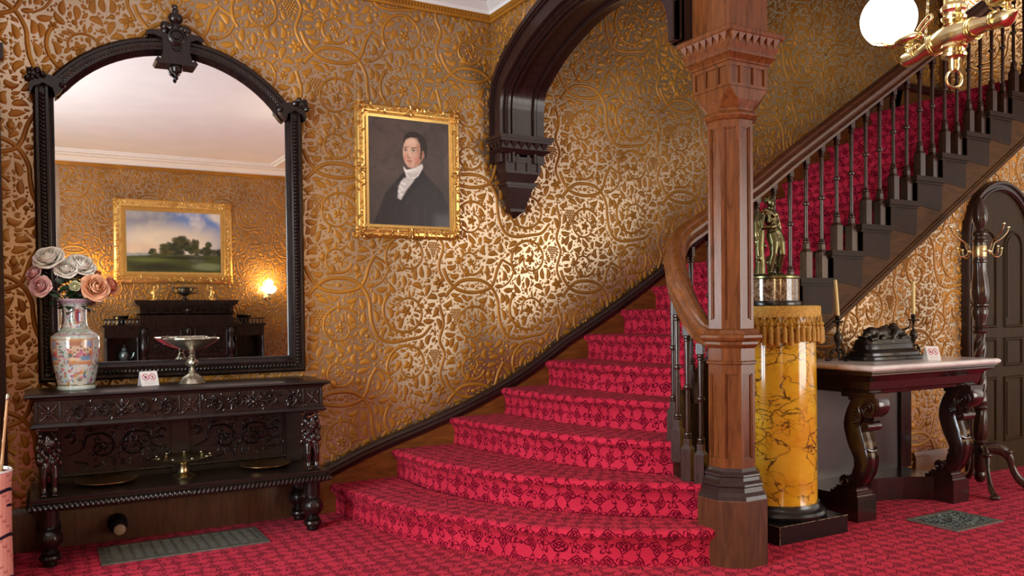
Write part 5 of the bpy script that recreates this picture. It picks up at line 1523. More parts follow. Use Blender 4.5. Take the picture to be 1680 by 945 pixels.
# marble drum under the bronze figure
SX, SY = 3.625, 3.40; BZ = 1.2755
c = Mat('brown_speckled_marble', (.2, .12, .07), .10, coat=.7); n = c.voro(c.coord(), 75); n2 = c.noise(c.coord(), 30, 4)
c.color(c.ramp(n*.6+n2*.5, [(.3, (.035, .018, .010)), (.52, (.12, .062, .030)), (.72, (.30, .21, .12))])); 
stt = thing('bronze_statuette', (SX, SY, BZ), 'green-bronze nude youth leaning on a tree trunk, on a speckled marble drum', 'statue')
m = MB(); m.lathe([(0, 0), (.170, 0), (.172, .012), (.168, .024), (.160, .028)], 56); m.build('drum_base', M['black'], stt)
m = MB(); m.lathe([(.158, .024), (.157, .150)], 56); m.build('marble_drum', c.m, stt)
m = MB(); m.lathe([(.159, .148), (.164, .154), (.164, .164), (.158, .170), (0, .170)], 56); m.build('drum_rim', M['bronze'], stt)
m = MB(); z0 = .168
def Ls(pts, rr, seg=12): m.tube([(a, b, c_+z0) for a, b, c_ in pts], rr, seg)
def El(c_, r_): m.ell((c_[0], c_[1], c_[2]+z0), r_, 14, 9)
# facing the camera-left; x right, y away. standing on his left leg, hips swung out to the right
El((.0, .0, .003), (.115, .10, .008))
# legs
Ls([(.020, .010, .245), (.026, -.004, .19), (.022, -.006, .130), (.014, .012, .06), (.012, .016, .018)], [.034, .032, .021, .020, .012]); El((.010, -.006, .012), (.014, .030, .010))
Ls([(.062, .012, .245), (.074, -.004, .19), (.074, -.018, .128), (.080, .010, .06), (.084, .020, .020)], [.034, .031, .020, .019, .011]); El((.086, .0, .012), (.013, .030, .010))
El((.022, -.008, .128), (.018, .016, .016)); El((.074, -.020, .127), (.017, .016, .016))
El((.014, .022, .085), (.019, .022, .034)); El((.081, .024, .085), (.018, .022, .034))
# pelvis and torso
El((.042, .012, .252), (.050, .036, .036)); El((.030, .010, .290), (.040, .030, .032)); El((.016, .008, .325), (.045, .032, .040)); El((.008, .006, .352), (.052, .033, .034))
El((-.006, -.016, .352), (.024, .014, .018)); El((.026, -.016, .350), (.024, .014, .018)); El((.042, -.014, .228), (.009, .012, .012))
for k in range(3): El((.020, -.016, .318-k*.022), (.020, .010, .010))
# neck and head, turned to his right
Ls([(.006, .004, .365), (.004, .0, .392)], [.018, .016]); El((.002, -.006, .418), (.024, .028, .030)); El((.000, -.030, .412), (.010, .010, .016)); El((-.001, -.038, .412), (.004, .006, .006)); El((0, -.028, .398), (.010, .008, .007))
for k in range(26):
    a = k*2.4; t = k/26; El((.002+.026*math.cos(a)*math.sqrt(1-(t*.9)**2), .0+.026*math.sin(a)*math.sqrt(1-(t*.9)**2)*(1 if math.sin(a) > -.3 else .5)+.004, .420+.030*t), (.010, .010, .009))
# his left arm bent behind the hip, right arm resting across to the trunk
Ls([(.054, .010, .356), (.082, .018, .310), (.094, .016, .270), (.080, .006, .248)], [.019, .015, .013, .010]); El((.072, .0, .246), (.013, .010, .010))
Ls([(-.042, .008, .354), (-.066, .0, .310), (-.070, -.010, .272), (-.030, -.040, .274), (.004, -.044, .284)], [.019, .016, .014, .011, .009]); El((.016, -.042, .286), (.013, .008, .008))
for q in range(4): Ls([(.020, -.044, .291-.005*q), (.036, -.040, .286-.006*q)], [.0042, .0035], 6)
Ls([(.014, -.046, .293), (.020, -.046, .303)], [.0045, .0035], 6)
# tree trunk with drapery
Ls([(-.070, .012, .0), (-.066, .012, .08), (-.072, .014, .16), (-.066, .012, .24), (-.062, .010, .268)], [.034, .027, .028, .026, .022]); El((-.085, .0, .10), (.012, .012, .016)); El((-.055, -.012, .17), (.012, .012, .014)); El((-.09, .01, .21), (.012, .010, .015))
Ls([(-.05, .03, .36), (-.075, .03, .30), (-.085, .02, .24), (-.09, .018, .17)], [.020, .022, .018, .008]); Ls([(-.058, -.008, .372), (-.02, -.02, .360), (.010, -.028, .335)], [.014, .012, .008]); Ls([(-.055, .0, .366), (-.03, -.022, .340), (-.038, -.026, .30)], [.013, .012, .008])
o = m.build('figure', M['bronze'], stt); remesh(o, .0028, 2)

# ------------------------------------------------------------------ marble-topped console table
TX0, TX1, TYF, TYB, TZ = 4.09, 5.32, 3.085, 3.735, .93
con = thing('console_table', (4.70, 3.42, 0), 'dark mahogany console table with white marble top and scroll legs under the stairs', 'table')
IC = Matrix.Translation((-4.70, -3.42, 0))
c = Mat('white_marble', (.74, .70, .66), .22, coat=.3); n = c.noise(c.coord(), 4, 5, .6, 1.2); n2 = c.noise(c.coord(), 45, 3); c.color(c.ramp(n, [(.35, (.62, .57, .54)), (.5, (.78, .74, .70)), (.7, (.80, .77, .74))])); M['marble'] = c.m
slab_m('marble_top', TX0, TX1, TYF, TYB, [(-.012, .896), (-.002, .898), (.006, .906), (.008, .914), (.004, .924), (-.006, .930)], M['marble'], con, IC)
slab_m('apron', TX0, TX1, TYF, TYB-.02, [(-.10, .755), (-.092, .760), (-.088, .775), (-.080, .782), (-.072, .83), (-.050, .855), (-.022, .866), (-.018, .872), (-.018, .880), (-.008, .886), (-.008, .897)], M['console'], con, IC, sharp=25)
# base: two blocks joined by a concave front
bx0, bx1, bw = 4.155, 5.24, .165
pts = [(bx0, 3.235), (bx0+bw, 3.235), (bx0+bw, 3.37)]
n = 16
for i in range(n+1):
    t = i/n; pts.append((bx0+bw+(bx1-bx0-2*bw)*t, 3.37+.17*math.sin(PI*t)**.75))
pts += [(bx1-bw, 3.235), (bx1, 3.235), (bx1, TYB), (bx0, TYB)]
m = MB(); m.prism(pts, 0, .150, 'XY', T=IC); m.build('base', M['console'], con, sharp=30)
m = MB()
for x in (bx0, bx1-bw): m.box(x+.012, x+bw-.012, 3.25, 3.44, .150, .166, IC)
m.build('base_block', M['console'], con)
# thin worn line at the foot of the blocks
def scroll_leg(cx):
    m = MB(); T = IC @ Matrix.Translation((cx, 0, 0))
    path = bez([(0, 3.175, .640), (0, 3.150, .675), (0, 3.165, .715), (0, 3.21, .725), (0, 3.25, .70), (0, 3.285, .64), (0, 3.30, .57), (0, 3.285, .50), (0, 3.26, .43), (0, 3.24, .37), (0, 3.245, .31), (0, 3.27, .255), (0, 3.30, .215), (0, 3.32, .19)], 60)
    n = len(path)
    wd = [.020+.020*math.sin(min(1, i/(n*.35))*PI/2)+.012*math.sin(i/n*PI) if i < n*.6 else .048-.022*((i/n-.6)/.4) for i in range(n)]
    th = [.052+.010*math.sin(i/n*PI*1.2) for i in range(n)]
    vs = []; fs = []
    prof_ = [(-1, -.7), (-.86, -1), (-.55, -.72), (-.25, -1), (.25, -1), (.55, -.72), (.86, -1), (1, -.7), (1, .8), (.8, 1), (-.8, 1), (-1, .8)]
    q = len(prof_)
    for i, p in enumerate(path):
        t = (path[min(i+1, n-1)]-path[max(i-1, 0)]).normalized(); nn = Vector((0, t.z, -t.y))
        for (a, b) in prof_: vs.append(p+Vector((a*th[i], 0, 0))+nn*(b*wd[i]*1.15)*(-1 if True else 1))
    for i in range(n-1):
        for k in range(q): fs.append((i*q+k, i*q+(k+1) % q, (i+1)*q+(k+1) % q, (i+1)*q+k))
    fs += [tuple(range(q)), tuple((n-1)*q+k for k in range(q-1, -1, -1))]
    m.add(vs, fs, T)
    # upper pad
    m.box(-.068, .068, 3.13, 3.36, .735, .762, T); m.box(-.055, .055, 3.16, 3.32, .715, .74, T)
    o1 = m.build('leg', M['console'], con, sharp=35)
    # volutes, upper pair, foot scroll, with shell carving on the side
    m = MB()
    for sx in (-1, 1):
        for (yc, zc, R0, turns, dirn) in ((3.188, .672, .052, 1.9, 1), (3.205, .565, .026, 1.4, 1), (3.345, .225, .036, 1.7, -1)):
            pts = []; rr = []
            for i in range(34):
                t = i/33; a = PI/2+dirn*turns*2*PI*t; r_ = R0*(1-.82*t); pts.append((sx*(.058+.012*t), yc+r_*math.cos(a), zc+r_*math.sin(a))); rr.append(.0085*(1-.45*t)*(R0/.052)**.5)
            m.tube(pts, rr, 7, T=T); m.ell((sx*.070, yc, zc), (.010, R0*.22, R0*.22), 8, 6, T)
        for k in range(7):
            a = -.9+k*.36; m.tube([(sx*.060, 3.225+.012*math.cos(a), .615+.012*math.sin(a)), (sx*.066, 3.225+.045*math.cos(a), .615+.05*math.sin(a)), (sx*.058, 3.225+.066*math.cos(a), .615+.078*math.sin(a))], [.003, .008, .003], 6, T=T)
        for k in range(4): m.tube([(sx*.058, 3.245+.012*k, .40+.02*k), (sx*.062, 3.235+.012*k, .33), (sx*.058, 3.262+.014*k, .245+.004*k)], [.002, .005, .002], 5, T=T)
    for (yc, zc, R0) in ((3.188, .672, .054), (3.205, .565, .028), (3.345, .225, .038)):
        m.lathe([(R0*.96, -.060), (R0, -.052), (R0*.86, -.040), (R0*.96, -.02), (R0*.96, .02), (R0*.86, .040), (R0, .052), (R0*.96, .060)], 24, T=T @ Matrix.Translation((0, yc, zc)) @ Matrix.Rotation(PI/2, 4, 'Y'))
    m.tube([(-.050, 3.215, .435), (-.02, 3.195, .422), (.02, 3.195, .422), (.050, 3.215, .435)], .010, 8, T=T)
    m.box(-.062, .062, 3.255, 3.42, .164, .180, T); m.box(-.052, .052, 3.27, 3.41, .178, .196, T)
    m.build('leg_carving', M['console'], con, sharp=40)
scroll_leg(bx0+bw/2+.0); scroll_leg(bx1-bw/2)
m = MB(); m.box(bx0-.02, bx0+.09, TYB-.045, TYB, .150, .76, IC); m.box(bx1-.045, bx1+.065, TYB-.045, TYB, .150, .76, IC)
for a, b in ((bx0-.02, bx0+.09), (bx1-.045, bx1+.065)):
    m = MB(); m.box(a, b, TYB-.045, TYB, .150, .76, IC); m.build('back_pilaster', M['console'], con)
m = MB(); m.box(bx0+.05, bx1-.02, TYB-.02, TYB-.005, .150, .76, IC); m.build('back_panel', M['greymirror'], con)

# candlesticks and candles
def candlestick(x, y, label, lean, clabel):
    root = thing('candlestick', (x, y, TZ), label, 'candlestick')
    m = MB()
    for k in range(3):
        a = k*2*PI/3+.5; c_, s_ = math.cos(a), math.sin(a)
        m.tube(bez([(.004*c_, .004*s_, .070), (.028*c_, .028*s_, .072), (.048*c_, .048*s_, .045), (.036*c_, .036*s_, .020), (.050*c_, .050*s_, .006), (.072*c_, .072*s_, .008)], 18), [.007]*6+[.006]*6+[.005]*40 if False else .0058, 7)
        m.ell((.070*c_, .070*s_, .007), (.012, .012, .007), 8, 6); m.ell((.034*c_, .034*s_, .055), (.010, .010, .014), 8, 6)
    m.build('tripod_foot', M['bronze_dark'], root)
    m = MB(); m.lathe([(.004, .05), (.014, .062), (.012, .078), (.008, .088), (.012, .10), (.022, .128), (.024, .150), (.018, .168), (.010, .180), (.007, .19), (.007, .222), (.012, .230), (.008, .238)], 18, rf=lambda t, z, r_: r_*(1+.12*abs(math.cos(3*t))) if .1 < z < .17 else r_); m.build('stem', M['bronze_dark'], root)
    m = MB(); m.lathe([(.008, .236), (.030, .240), (.038, .246), (.037, .250), (.014, .246), (.012, .252), (.016, .262), (.0165, .282), (.0125, .284), (.0125, .262), (0, .262)], 24); m.build('drip_pan', M['bronze_dark'], root)
    cz = TZ+.264; L = .245
    m = MB(); m.lathe([(.0120, 0), (.0118, .10), (.0108, L-.012), (.009, L-.004), (.004, L)], 18)
    o = m.build('candle', M['candle'], loc=(x, y, cz)); o.rotation_euler = (0, lean, 0); tag(o, clabel, 'candle')
    m = MB(); m.tube([(0, 0, L-.003), (0, 0, L+.010)], .0014, 5); m.build('wick', M['wick'], o)
candlestick(4.34, 3.52, 'dark bronze candlestick at the end of the marble-topped table nearest the pedestal', -.10, 'cream candle leaning in the bronze candlestick nearest the yellow pedestal')
candlestick(5.20, 3.60, 'dark bronze candlestick behind the reclining sculpture, by its white card', 0, 'upright cream candle against the wallpaper, behind the reclining sculpture')
# bronze reclining group on black marble base
scu = thing('bronze_sculpture', (4.72, 3.48, TZ), 'small dark bronze reclining animal sculpture on a stepped black base', 'sculpture')
def oval(m, prof, L=.0): 
    n = 40; vs = []; fs = []
    for (a, b, z) in prof:
        for k in range(n):
            t = 2*PI*k/n; ct, st = math.cos(t), math.sin(t); e = .45
            vs.append((a*abs(ct)**e*(1 if ct > 0 else -1), b*abs(st)**e*(1 if st > 0 else -1), z))
    for i in range(len(prof)-1):
        for k in range(n): fs.append((i*n+k, i*n+(k+1) % n, (i+1)*n+(k+1) % n, (i+1)*n+k))
    fs += [tuple(range(n-1, -1, -1)), tuple((len(prof)-1)*n+k for k in range(n))]
    m.add(vs, fs)
m = MB(); oval(m, [(.292, .130, 0), (.298, .136, .006), (.298, .136, .022), (.290, .128, .028), (.270, .112, .030), (.268, .110, .046), (.262, .104, .050), (.256, .098, .058), (.246, .092, .062), (.236, .084, .070), (.232, .080, .092), (.228, .078, .100)]); m.build('marble_base', M['blackmarble'] if 'blackmarble' in M else M['black'], scu, sharp=25)
m = MB()
oval(m, [(.222, .075, .098), (.226, .078, .104), (.222, .075, .112), (.216, .07, .130)])
E_ = lambda c_, r_: m.ell(c_, r_, 12, 8)
E_((-.02, 0, .165), (.12, .045, .040)); E_((.09, .0, .170), (.065, .050, .048)); E_((-.13, -.01, .170), (.055, .040, .040)); E_((-.185, -.02, .158), (.034, .028, .026)); E_((-.215, -.025, .148), (.020, .018, .014)); E_((-.175, .01, .186), (.010, .006, .012)); E_((-.178, -.045, .182), (.010, .006, .012))
m.tube([(-.12, -.04, .16), (-.15, -.06, .135), (-.205, -.062, .130)], [.020, .016, .012], 8); m.tube([(.06, -.04, .175), (.02, -.062, .150), (.0, -.064, .118), (.03, -.066, .105)], [.030, .020, .014, .012], 8)
m.tube([(.13, -.02, .17), (.15, -.055, .14), (.10, -.062, .135)], [.030, .018, .012], 8); m.tube(bez([(.14, .01, .175), (.19, .0, .185), (.215, -.03, .20), (.235, -.03, .235)], 14), .007, 7)
m.tube([(-.03, .02, .19), (.02, .0, .205), (.06, .02, .215)], [.012, .014, .010], 7); E_((.10, .0, .213), (.035, .025, .018)); E_((.03, -.03, .145), (.07, .03, .022)); E_((-.06, -.045, .14), (.03, .018, .018)); E_((-.085, -.055, .138), (.014, .012, .012)); E_((.17, .02, .15), (.03, .03, .03))
r = random.Random(9)
for _ in range(26): E_((r.uniform(-.19, .19), r.uniform(-.06, .06), r.uniform(.125, .145)), (r.uniform(.012, .026), .014, r.uniform(.008, .014)))
o = m.build('animal_group', M['bronze_dark'], scu); remesh(o, .0035, 1)
tent_card((4.86, 3.24, TZ), -.42, 'small folded white no-photography card on the marble table top', .085, .085, .032)

# ------------------------------------------------------------------ arched door under the stairs
dr = S_(thing('door_1', (6.44, YO+.05, 0), None, None))
ID = Matrix.Translation((-6.44, -(YO+.05), 0))
def arch_pts(cx, hw, zs, n=24): return [(cx+hw*math.cos(t), zs+hw*math.sin(t)) for t in np.linspace(0, PI, n)]
DC, DH, ZS = 6.44, .385, 1.76
m = MB(); yb = YO+.05
outline = [(DC+DH, 0)]+arch_pts(DC, DH, ZS)+[(DC-DH, 0)]
m.prism(outline, yb-.02, yb+.01, 'XZ', T=ID); m.build('door_leaf', M['door'], dr, sharp=30)
m = MB(); cas = [(-.004, .0), (-.004, .035), (.010, .050), (.020, .050), (.026, .040), (.045, .040), (.052, .056), (.066, .060), (.074, .050), (.080, .0)]
m.sweep([(a, b) for a, b in cas], [(x, yb, z) for x, z in outline], False, up=(0, -1, 0), T=ID); m.build('door_frame', M['mahogany_dark'], dr, sharp=30)
mould = [(0, 0), (0, .006), (.006, .014), (.014, .014), (.020, .006), (.022, 0)]
def panel(pts):
    m = MB(); m.sweep(mould, [(x, yb-.02, z) for x, z in pts], True, up=(0, -1, 0), T=ID); m.build('panel_molding', M['door'], dr, sharp=30)
    m = MB(); n = len(pts); cx_ = sum(p[0] for p in pts)/n; cz_ = sum(p[1] for p in pts)/n
    m.prism([(cx_+(x-cx_)*.80, cz_+(z-cz_)*.90) for x, z in pts], yb-.026, yb-.018, 'XZ', T=ID); m.build('panel', M['door'], dr)
for s in (-1, 1):
    cx_ = DC+s*.175; a = .105
    panel([(cx_+a, 1.12)]+[(cx_+a*math.cos(t), 1.72+a*math.sin(t)) for t in np.linspace(0, PI, 14)]+[(cx_-a, 1.12)])
    panel([(cx_+a, .82), (cx_+a, 1.00), (cx_-a, 1.00), (cx_-a, .82)])
    panel([(cx_+a, .24), (cx_+a, .70), (cx_-a, .70), (cx_-a, .24)])
m = MB(); m.ell((DC-DH+.05, yb-.055, .98), (.022, .018, .022), 12, 8, ID); m.tube([(DC-DH+.05, yb-.02, .98), (DC-DH+.05, yb-.05, .98)], .008, 8, T=ID); m.build('door_knob', M['brass_dull'], dr)

# ------------------------------------------------------------------ turned hall stand
HX, HY = 5.65, 3.41
hs = thing('coat_stand', (HX, HY, 0), 'turned dark wood coat stand with spiral stem and curled brass hooks beside the arched door', 'coat stand')
def tw(n, k, amp): return lambda t, z, r_: r_*(1+amp*math.sin(n*t+k*z))
M['stand_wood'] = wood('dark_turned_wood', (.020, .009, .006), (.044, .019, .011), .24, scale=(12, 12, 3), coat=.35)
W_ = M['stand_wood']
m = MB(); m.lathe([(0, .045), (.02, .05), (.034, .07), (.038, .10), (.030, .12), (.034, .135), (.040, .15), (.040, .30), (.034, .31), (.046, .325), (.046, .335), (.034, .345)], 28); m.build('base_boss', W_, hs, sharp=30)
m = MB(); m.lathe([(.036, .345), (.044, .37), (.046, .42), (.044, .50), (.038, .545), (.034, .55)], 40, rf=tw(9, -26, .07)); m.build('fluted_vase', W_, hs, sharp=60)
m = MB(); m.lathe([(.034, .548), (.044, .556), (.050, .566), (.044, .576), (.038, .582), (.046, .592), (.048, .602), (.036, .612)], 28); m.build('collar', W_, hs, sharp=30)
m = MB(); n_ = 60; m.lathe([(.037-.004*i/n_+.0, .61+.465*i/n_) for i in range(n_+1)], 40, rf=tw(4, -52, .17)); m.build('twisted_stem', W_, hs, sharp=70)
m = MB(); m.lathe([(.034, 1.072), (.044, 1.08), (.048, 1.09), (.040, 1.10), (.034, 1.108), (.046, 1.118), (.048, 1.126), (.034, 1.135), (.036, 1.16), (.050, 1.20), (.052, 1.235), (.044, 1.255), (.056, 1.268), (.056, 1.276), (.044, 1.284)], 32); m.build('urn_turning', W_, hs, sharp=30)
m = MB(); m.lathe([(.040, 1.283), (.050, 1.31), (.054, 1.36), (.050, 1.42), (.042, 1.48), (.038, 1.54), (.040, 1.56)], 48, rf=lambda t, z, r_: r_*(1+.10*abs(math.sin(4*t+9*z)))); m.build('acanthus_turning', W_, hs, sharp=60)
m = MB(); m.lathe([(.040, 1.558), (.048, 1.566), (.048, 1.578), (.040, 1.586), (.040, 1.70), (.048, 1.706), (.050, 1.716), (.036, 1.726), (.034, 1.742), (.048, 1.75), (.050, 1.762), (.038, 1.776), (.024, 1.786), (.020, 1.80)], 28); m.build('hook_collar', W_, hs, sharp=30)
m = MB(); m.lathe([(.042, 1.60), (.044, 1.605), (.044, 1.675), (.042, 1.68)], 28); m.build('brass_band', M['brass_dull'], hs)
m = MB(); m.lathe([(.020, 1.795), (.030, 1.81), (.042, 1.85), (.044, 1.89), (.036, 1.94), (.022, 1.985), (.006, 2.01)], 48, rf=lambda t, z, r_: r_*(1+.16*abs(math.sin(3.5*t+16*z)))); m.build('flame_finial', W_, hs, sharp=60)
for k in range(4):
    a = -.35+k*PI/2; c_, s_ = math.cos(a), math.sin(a)
    P_ = lambda d, z: (d*c_, d*s_, z)
    m = MB(); m.tube(bez([P_(.04, 1.64), P_(.085, 1.64), P_(.10, 1.665), P_(.115, 1.70), P_(.16, 1.725), P_(.205, 1.765), P_(.222, 1.80)], 24), .0048, 8); m.ell(P_(.224, 1.808), .0095, 8, 6)
    m.tube(bez([P_(.085, 1.64), P_(.105, 1.612), P_(.135, 1.602), P_(.162, 1.618), P_(.170, 1.655)], 18), .0045, 8); m.ell(P_(.170, 1.663), .0085, 8, 6)
    m.ell(P_(.085, 1.64), .010, 8, 6); m.build('hook', M['brass'], hs)
for k in range(4):
    a = -.785+k*PI/2; c_, s_ = math.cos(a), math.sin(a); P_ = lambda d, z: (d*c_, d*s_, z)
    m = MB(); pth = bez([P_(.03, .275), P_(.09, .285), P_(.15, .262), P_(.185, .215), P_(.20, .155), P_(.235, .085), P_(.29, .040), P_(.36, .022)], 30)
    n = len(pth); m.tube(pth, [.030-.010*i/n+.006*math.sin(i/n*9) for i in range(n)], 12, sx=1.15, sy=.62)
    m.ell(P_(.175, .262), (.030, .030, .018), 10, 7); m.ell(P_(.36, .018), (.035, .035, .017), 12, 8)
    m.build('leg', M['stand_leg'] if 'stand_leg' in M else W_, hs, sharp=60)

# ------------------------------------------------------------------ brass gas chandelier
GX_, GY_, GZ_ = 2.402*1.09, 1.528*1.09, CAMH+(2.059-CAMH)*1.09
ga = thing('chandelier', (GX_, GY_, GZ_), 'polished brass two-armed hanging gas lamp with white globe, chain and ring', 'lamp'); ga.scale = (1.09, 1.09, 1.09)
ax = Vector((.110, -.99, 0)); ax = (Vector((2.322, 1.304, 0))-Vector((2.424, 1.716, 0))).normalized(); az = math.atan2(ax.y, ax.x)
RT = Matrix.Rotation(az, 4, 'Z')
B = M['brass']
m = MB(); m.lathe([(.012, -.098), (.016, -.085), (.014, -.07), (.018, -.062), (.034, -.058), (.036, -.050), (.028, -.044), (.030, -.036), (.038, -.030), (.036, -.022), (.024, -.012)], 28); m.build('lower_finial', B, ga, sharp=35)
m = MB(); m.tube([(.024*math.cos(t), 0, -.122+.026*math.sin(t)) for t in np.linspace(0, 2*PI, 33)[:-1]], .0040, 8, closed=True, T=Matrix.Rotation(-.45, 4, 'Z')); m.build('pull_ring', B, ga)
# body and arms : swelling, then tapering, gently lifted towards the lamps
m = MB(); pts = [(-.205, 0, -.004), (-.19, 0, -.010), (-.16, 0, -.010), (-.12, 0, -.004), (-.085, 0, .004), (-.06, 0, .006), (0, 0, .006), (.06, 0, .006), (.085, 0, .004), (.12, 0, .002), (.16, 0, -.004), (.19, 0, -.004), (.21, 0, .002), (.224, 0, .006)]
P_ = bez(pts, 60); prof_r = lambda x: np.interp(abs(x), [0, .03, .06, .09, .13, .165, .19, .205, .222], [.040, .038, .031, .024, .020, .021, .024, .018, .006])
m.tube(P_, [float(prof_r(p.x)) for p in P_], 20, T=RT)
m.build('arm_body', B, ga, sharp=60)
for x, r_ in ((-.072, .031), (.072, .031), (-.150, .0235), (.150, .0235)):
    m = MB()
    for d in (-.005, .004): m.tube([(x+d, r_*math.cos(t), .003+r_*math.sin(t)) for t in np.linspace(0, 2*PI, 25)[:-1]], .0035, 6, closed=True, T=RT)
    m.build('arm_collar', B, ga)
m = MB(); m.lathe([(.026, .030), (.032, .038), (.026, .046), (.034, .052), (.036, .060), (.028, .066), (.030, .074), (.036, .080), (.037, .090), (.030, .098), (.0235, .104)], 28, rf=lambda t, z, r_: r_*(1+.05*math.sin(12*t)) if z > .07 else r_); m.build('stem_collar', B, ga, sharp=35)
m = MB(); m.lathe([(.0235, .10), (.0235, 1.28), (.05, 1.30), (.09, 1.33), (.10, 1.355), (.10, 1.36)], 28); m.build('stem', B, ga)
m = MB(); m.tube([(.026, 0, .10), (.026, 0, 1.28)], .0045, 8); m.tube([(-.02, .016, .10), (-.02, .016, 1.28)], .0045, 8); m.build('stem_rod', B, ga)
def lamp_arm(s, lit=True):
    X = s*.185; T = RT @ Matrix.Translation((X, 0, 0))
    m = MB(); m.lathe([(.010, .012), (.012, .020), (.008, .026), (.013, .032), (.013, .038), (.007, .042)], 16, T=T); m.tube([(0, -.018, .030), (0, .018, .030)], .004, 6, T=T); m.ell((0, .020, .030), .006, 8, 6, T); m.build('cock', B, ga)
    T2 = T @ Matrix.Translation((-.0*s, 0, .055)) @ Matrix.Rotation(-.06*s, 4, 'Y')
    m = MB(); m.ell((0, 0, 0), (.058, .030, .017), 24, 10, T2); m.ell((-.0, 0, .010), (.036, .022, .010), 16, 8, T2)
    m.tube(bez([(s*-.045, 0, .004), (s*-.07, 0, .022), (s*-.095, 0, .040), (s*-.088, 0, .052), (s*-.06, 0, .038), (s*-.036, 0, .018)], 24), .0045, 8, T=T2)
    m.tube(bez([(s*.045, 0, .0), (s*.065, 0, -.002), (s*.085, 0, .004)], 8), [.012]*9, 10, T=T2)
    m.build('oil_lamp', B, ga, sharp=60)
    bx = s*.085+s*.012
    T3 = T2 @ Matrix.Translation((bx, 0, .0))
    m = MB(); m.lathe([(.007, -.004), (.012, .0), (.012, .008), (.006, .012), (.006, .05)], 14, T=T3)
    for k in range(3):
        a = k*2*PI/3+.4; m.tube([(0, 0, .006), (.052*math.cos(a), .052*math.sin(a), .022)], .0025, 6, T=T3)
    m.tube([(.052*math.cos(t), .052*math.sin(t), .024) for t in np.linspace(0, 2*PI, 37)[:-1]], .0038, 8, closed=True, T=T3); m.build('gallery', M['copper'], ga)
    m = MB(); R_ = .088; m.lathe([(R_*math.sin(t), .088-R_*math.cos(t)) for t in np.linspace(.62, PI-.5, 30)], 48, T=T3, close=False); o = m.build('glass_globe', M['globe'], ga)
    m = MB(); m.ell((0, 0, .07), (.010, .010, .022), 10, 8, T3); m.build('burner', M['card'], ga)
    lp = bpy.data.lights.new('globe_light', 'POINT'); lp.energy = 22; lp.color = (1, .82, .56); lp.shadow_soft_size = .06
    lo = bpy.data.objects.new('globe_light', lp); COL.objects.link(lo); lo.parent = ga; lo.matrix_local = T3 @ Matrix.Translation((0, 0, .088))
M['copper'] = plain('copper_brass', (.60, .30, .14), .22, 1, var=.1, bump=.02)
gm = Mat('lit_opal_globe', (.95, .93, .88), .3); gm.emit((1, .93, .82), 3.2); M['globe'] = gm.m
lamp_arm(-1); lamp_arm(1)
def chain(p0, p1, n, sag):
    m = MB()
    for i in range(n):
        t = (i+.5)/n; p = Vector(p0).lerp(Vector(p1), t)+Vector((0, 0, -sag*math.sin(PI*t))); d = (Vector(p1)-Vector(p0)).normalized()
        T = Matrix.Translation(p) @ d.to_track_quat('X', 'Z').to_matrix().to_4x4() @ Matrix.Rotation((i % 2)*PI/2, 4, 'X')
        L = (Vector(p1)-Vector(p0)).length/n*.66
        m.tube([(L*math.cos(t_), L*.55*math.sin(t_), 0) for t_ in np.linspace(0, 2*PI, 11)[:-1]], .0011, 5, closed=True, T=T)
    m.build('chain', B, ga)
chain(RT @ Vector((-.115, 0, .02)), RT @ Vector((-.06, .0, .62)), 58, 0)
chain(RT @ Vector((.150, 0, .02)), RT @ Vector((.105, 0, .085)), 9, .0)
# ------------------------------------------------------------------ things on the wall behind the camera (seen in the mirror)
YB = YF
P = Paint(220, 150, (150, 160, 176))
P.blend(.7-P.Y*.8, (130, 150, 190)); P.ell(.85, .12, .35, .30, (96, 136, 200), 1, .9); P.mottle(4, (236, 228, 210), .36, .60, .9, 3); P.mottle(7, (170, 168, 172), .60, .9, .5, 6); P.ell(.12, .08, .35, .25, (110, 112, 124), 1, .6)
P.ell(.45, .45, .55, .22, (240, 224, 190), 1, .8); P.ell(.15, .62, .25, .1, (226, 196, 160), 1, .6)
P.poly([(0, .70), (.3, .69), (1, .71), (1, 1), (0, 1)], (66, 74, 34), 2)
P.poly([(0, .70), (.25, .695), (.25, .72), (0, .74)], (150, 160, 160), 2)
rr = random.Random(4)
for x, y, w, h in ((.25, .68, .03, .03), (.28, .66, .04, .05), (.40, .62, .06, .09), (.46, .60, .06, .10), (.55, .54, .08, .14), (.60, .50, .07, .12), (.66, .60, .06, .09), (.71, .56, .05, .12), (.76, .66, .05, .06), (.85, .58, .05, .10), (.84, .64, .06, .08), (.95, .66, .06, .07), (.50, .66, .10, .06)):
    for k in range(16):
        P.ell(x+rr.uniform(-w, w)*.7, y+rr.uniform(-h, h)*.7, w*.45, h*.35, rr.choice(((36, 44, 24), (52, 60, 30), (70, 70, 34), (40, 46, 34), (86, 80, 40))), .5, .9)
P.blend(((P.Y > .70)*np.clip((P.noise(12, 9)-.5)/.25, 0, 1)), (30, 32, 16), .6)

P.ell(.85, .90, .16, .06, (120, 134, 96), .6, .8); P.ell(.3, .92, .3, .06, (34, 32, 16), .8, .8); P.ell(.25, .80, .2, .03, (92, 104, 44), .9, .8); P.ell(.62, .76, .25, .02, (28, 26, 14), .9, .9)
# keep the lower foreground green over the mottling of the sky
lp_ = thing('landscape_painting', (1.71, YB, 2.30), 'gilt-framed landscape painting of trees and cloudy sky, reflected in the mirror', 'painting')
IL = Matrix.Translation((-1.71, -YB, -2.30))
# this wall faces +Y: the picture runs from high x to low x when seen from the room, so its mirror image runs left to right
painted('canvas', P, lambda u, v: tuple(IL @ Vector((1.09+1.24*u, YB+.03, 2.72-.84*v))), M['canvas'], lp_)
picture_frame(lp_, IL, 1.71, 2.30, 1.24, .84, .16, YB+.002, M['gilt'], M['gilt_plain'], 1, 3, 1.6)

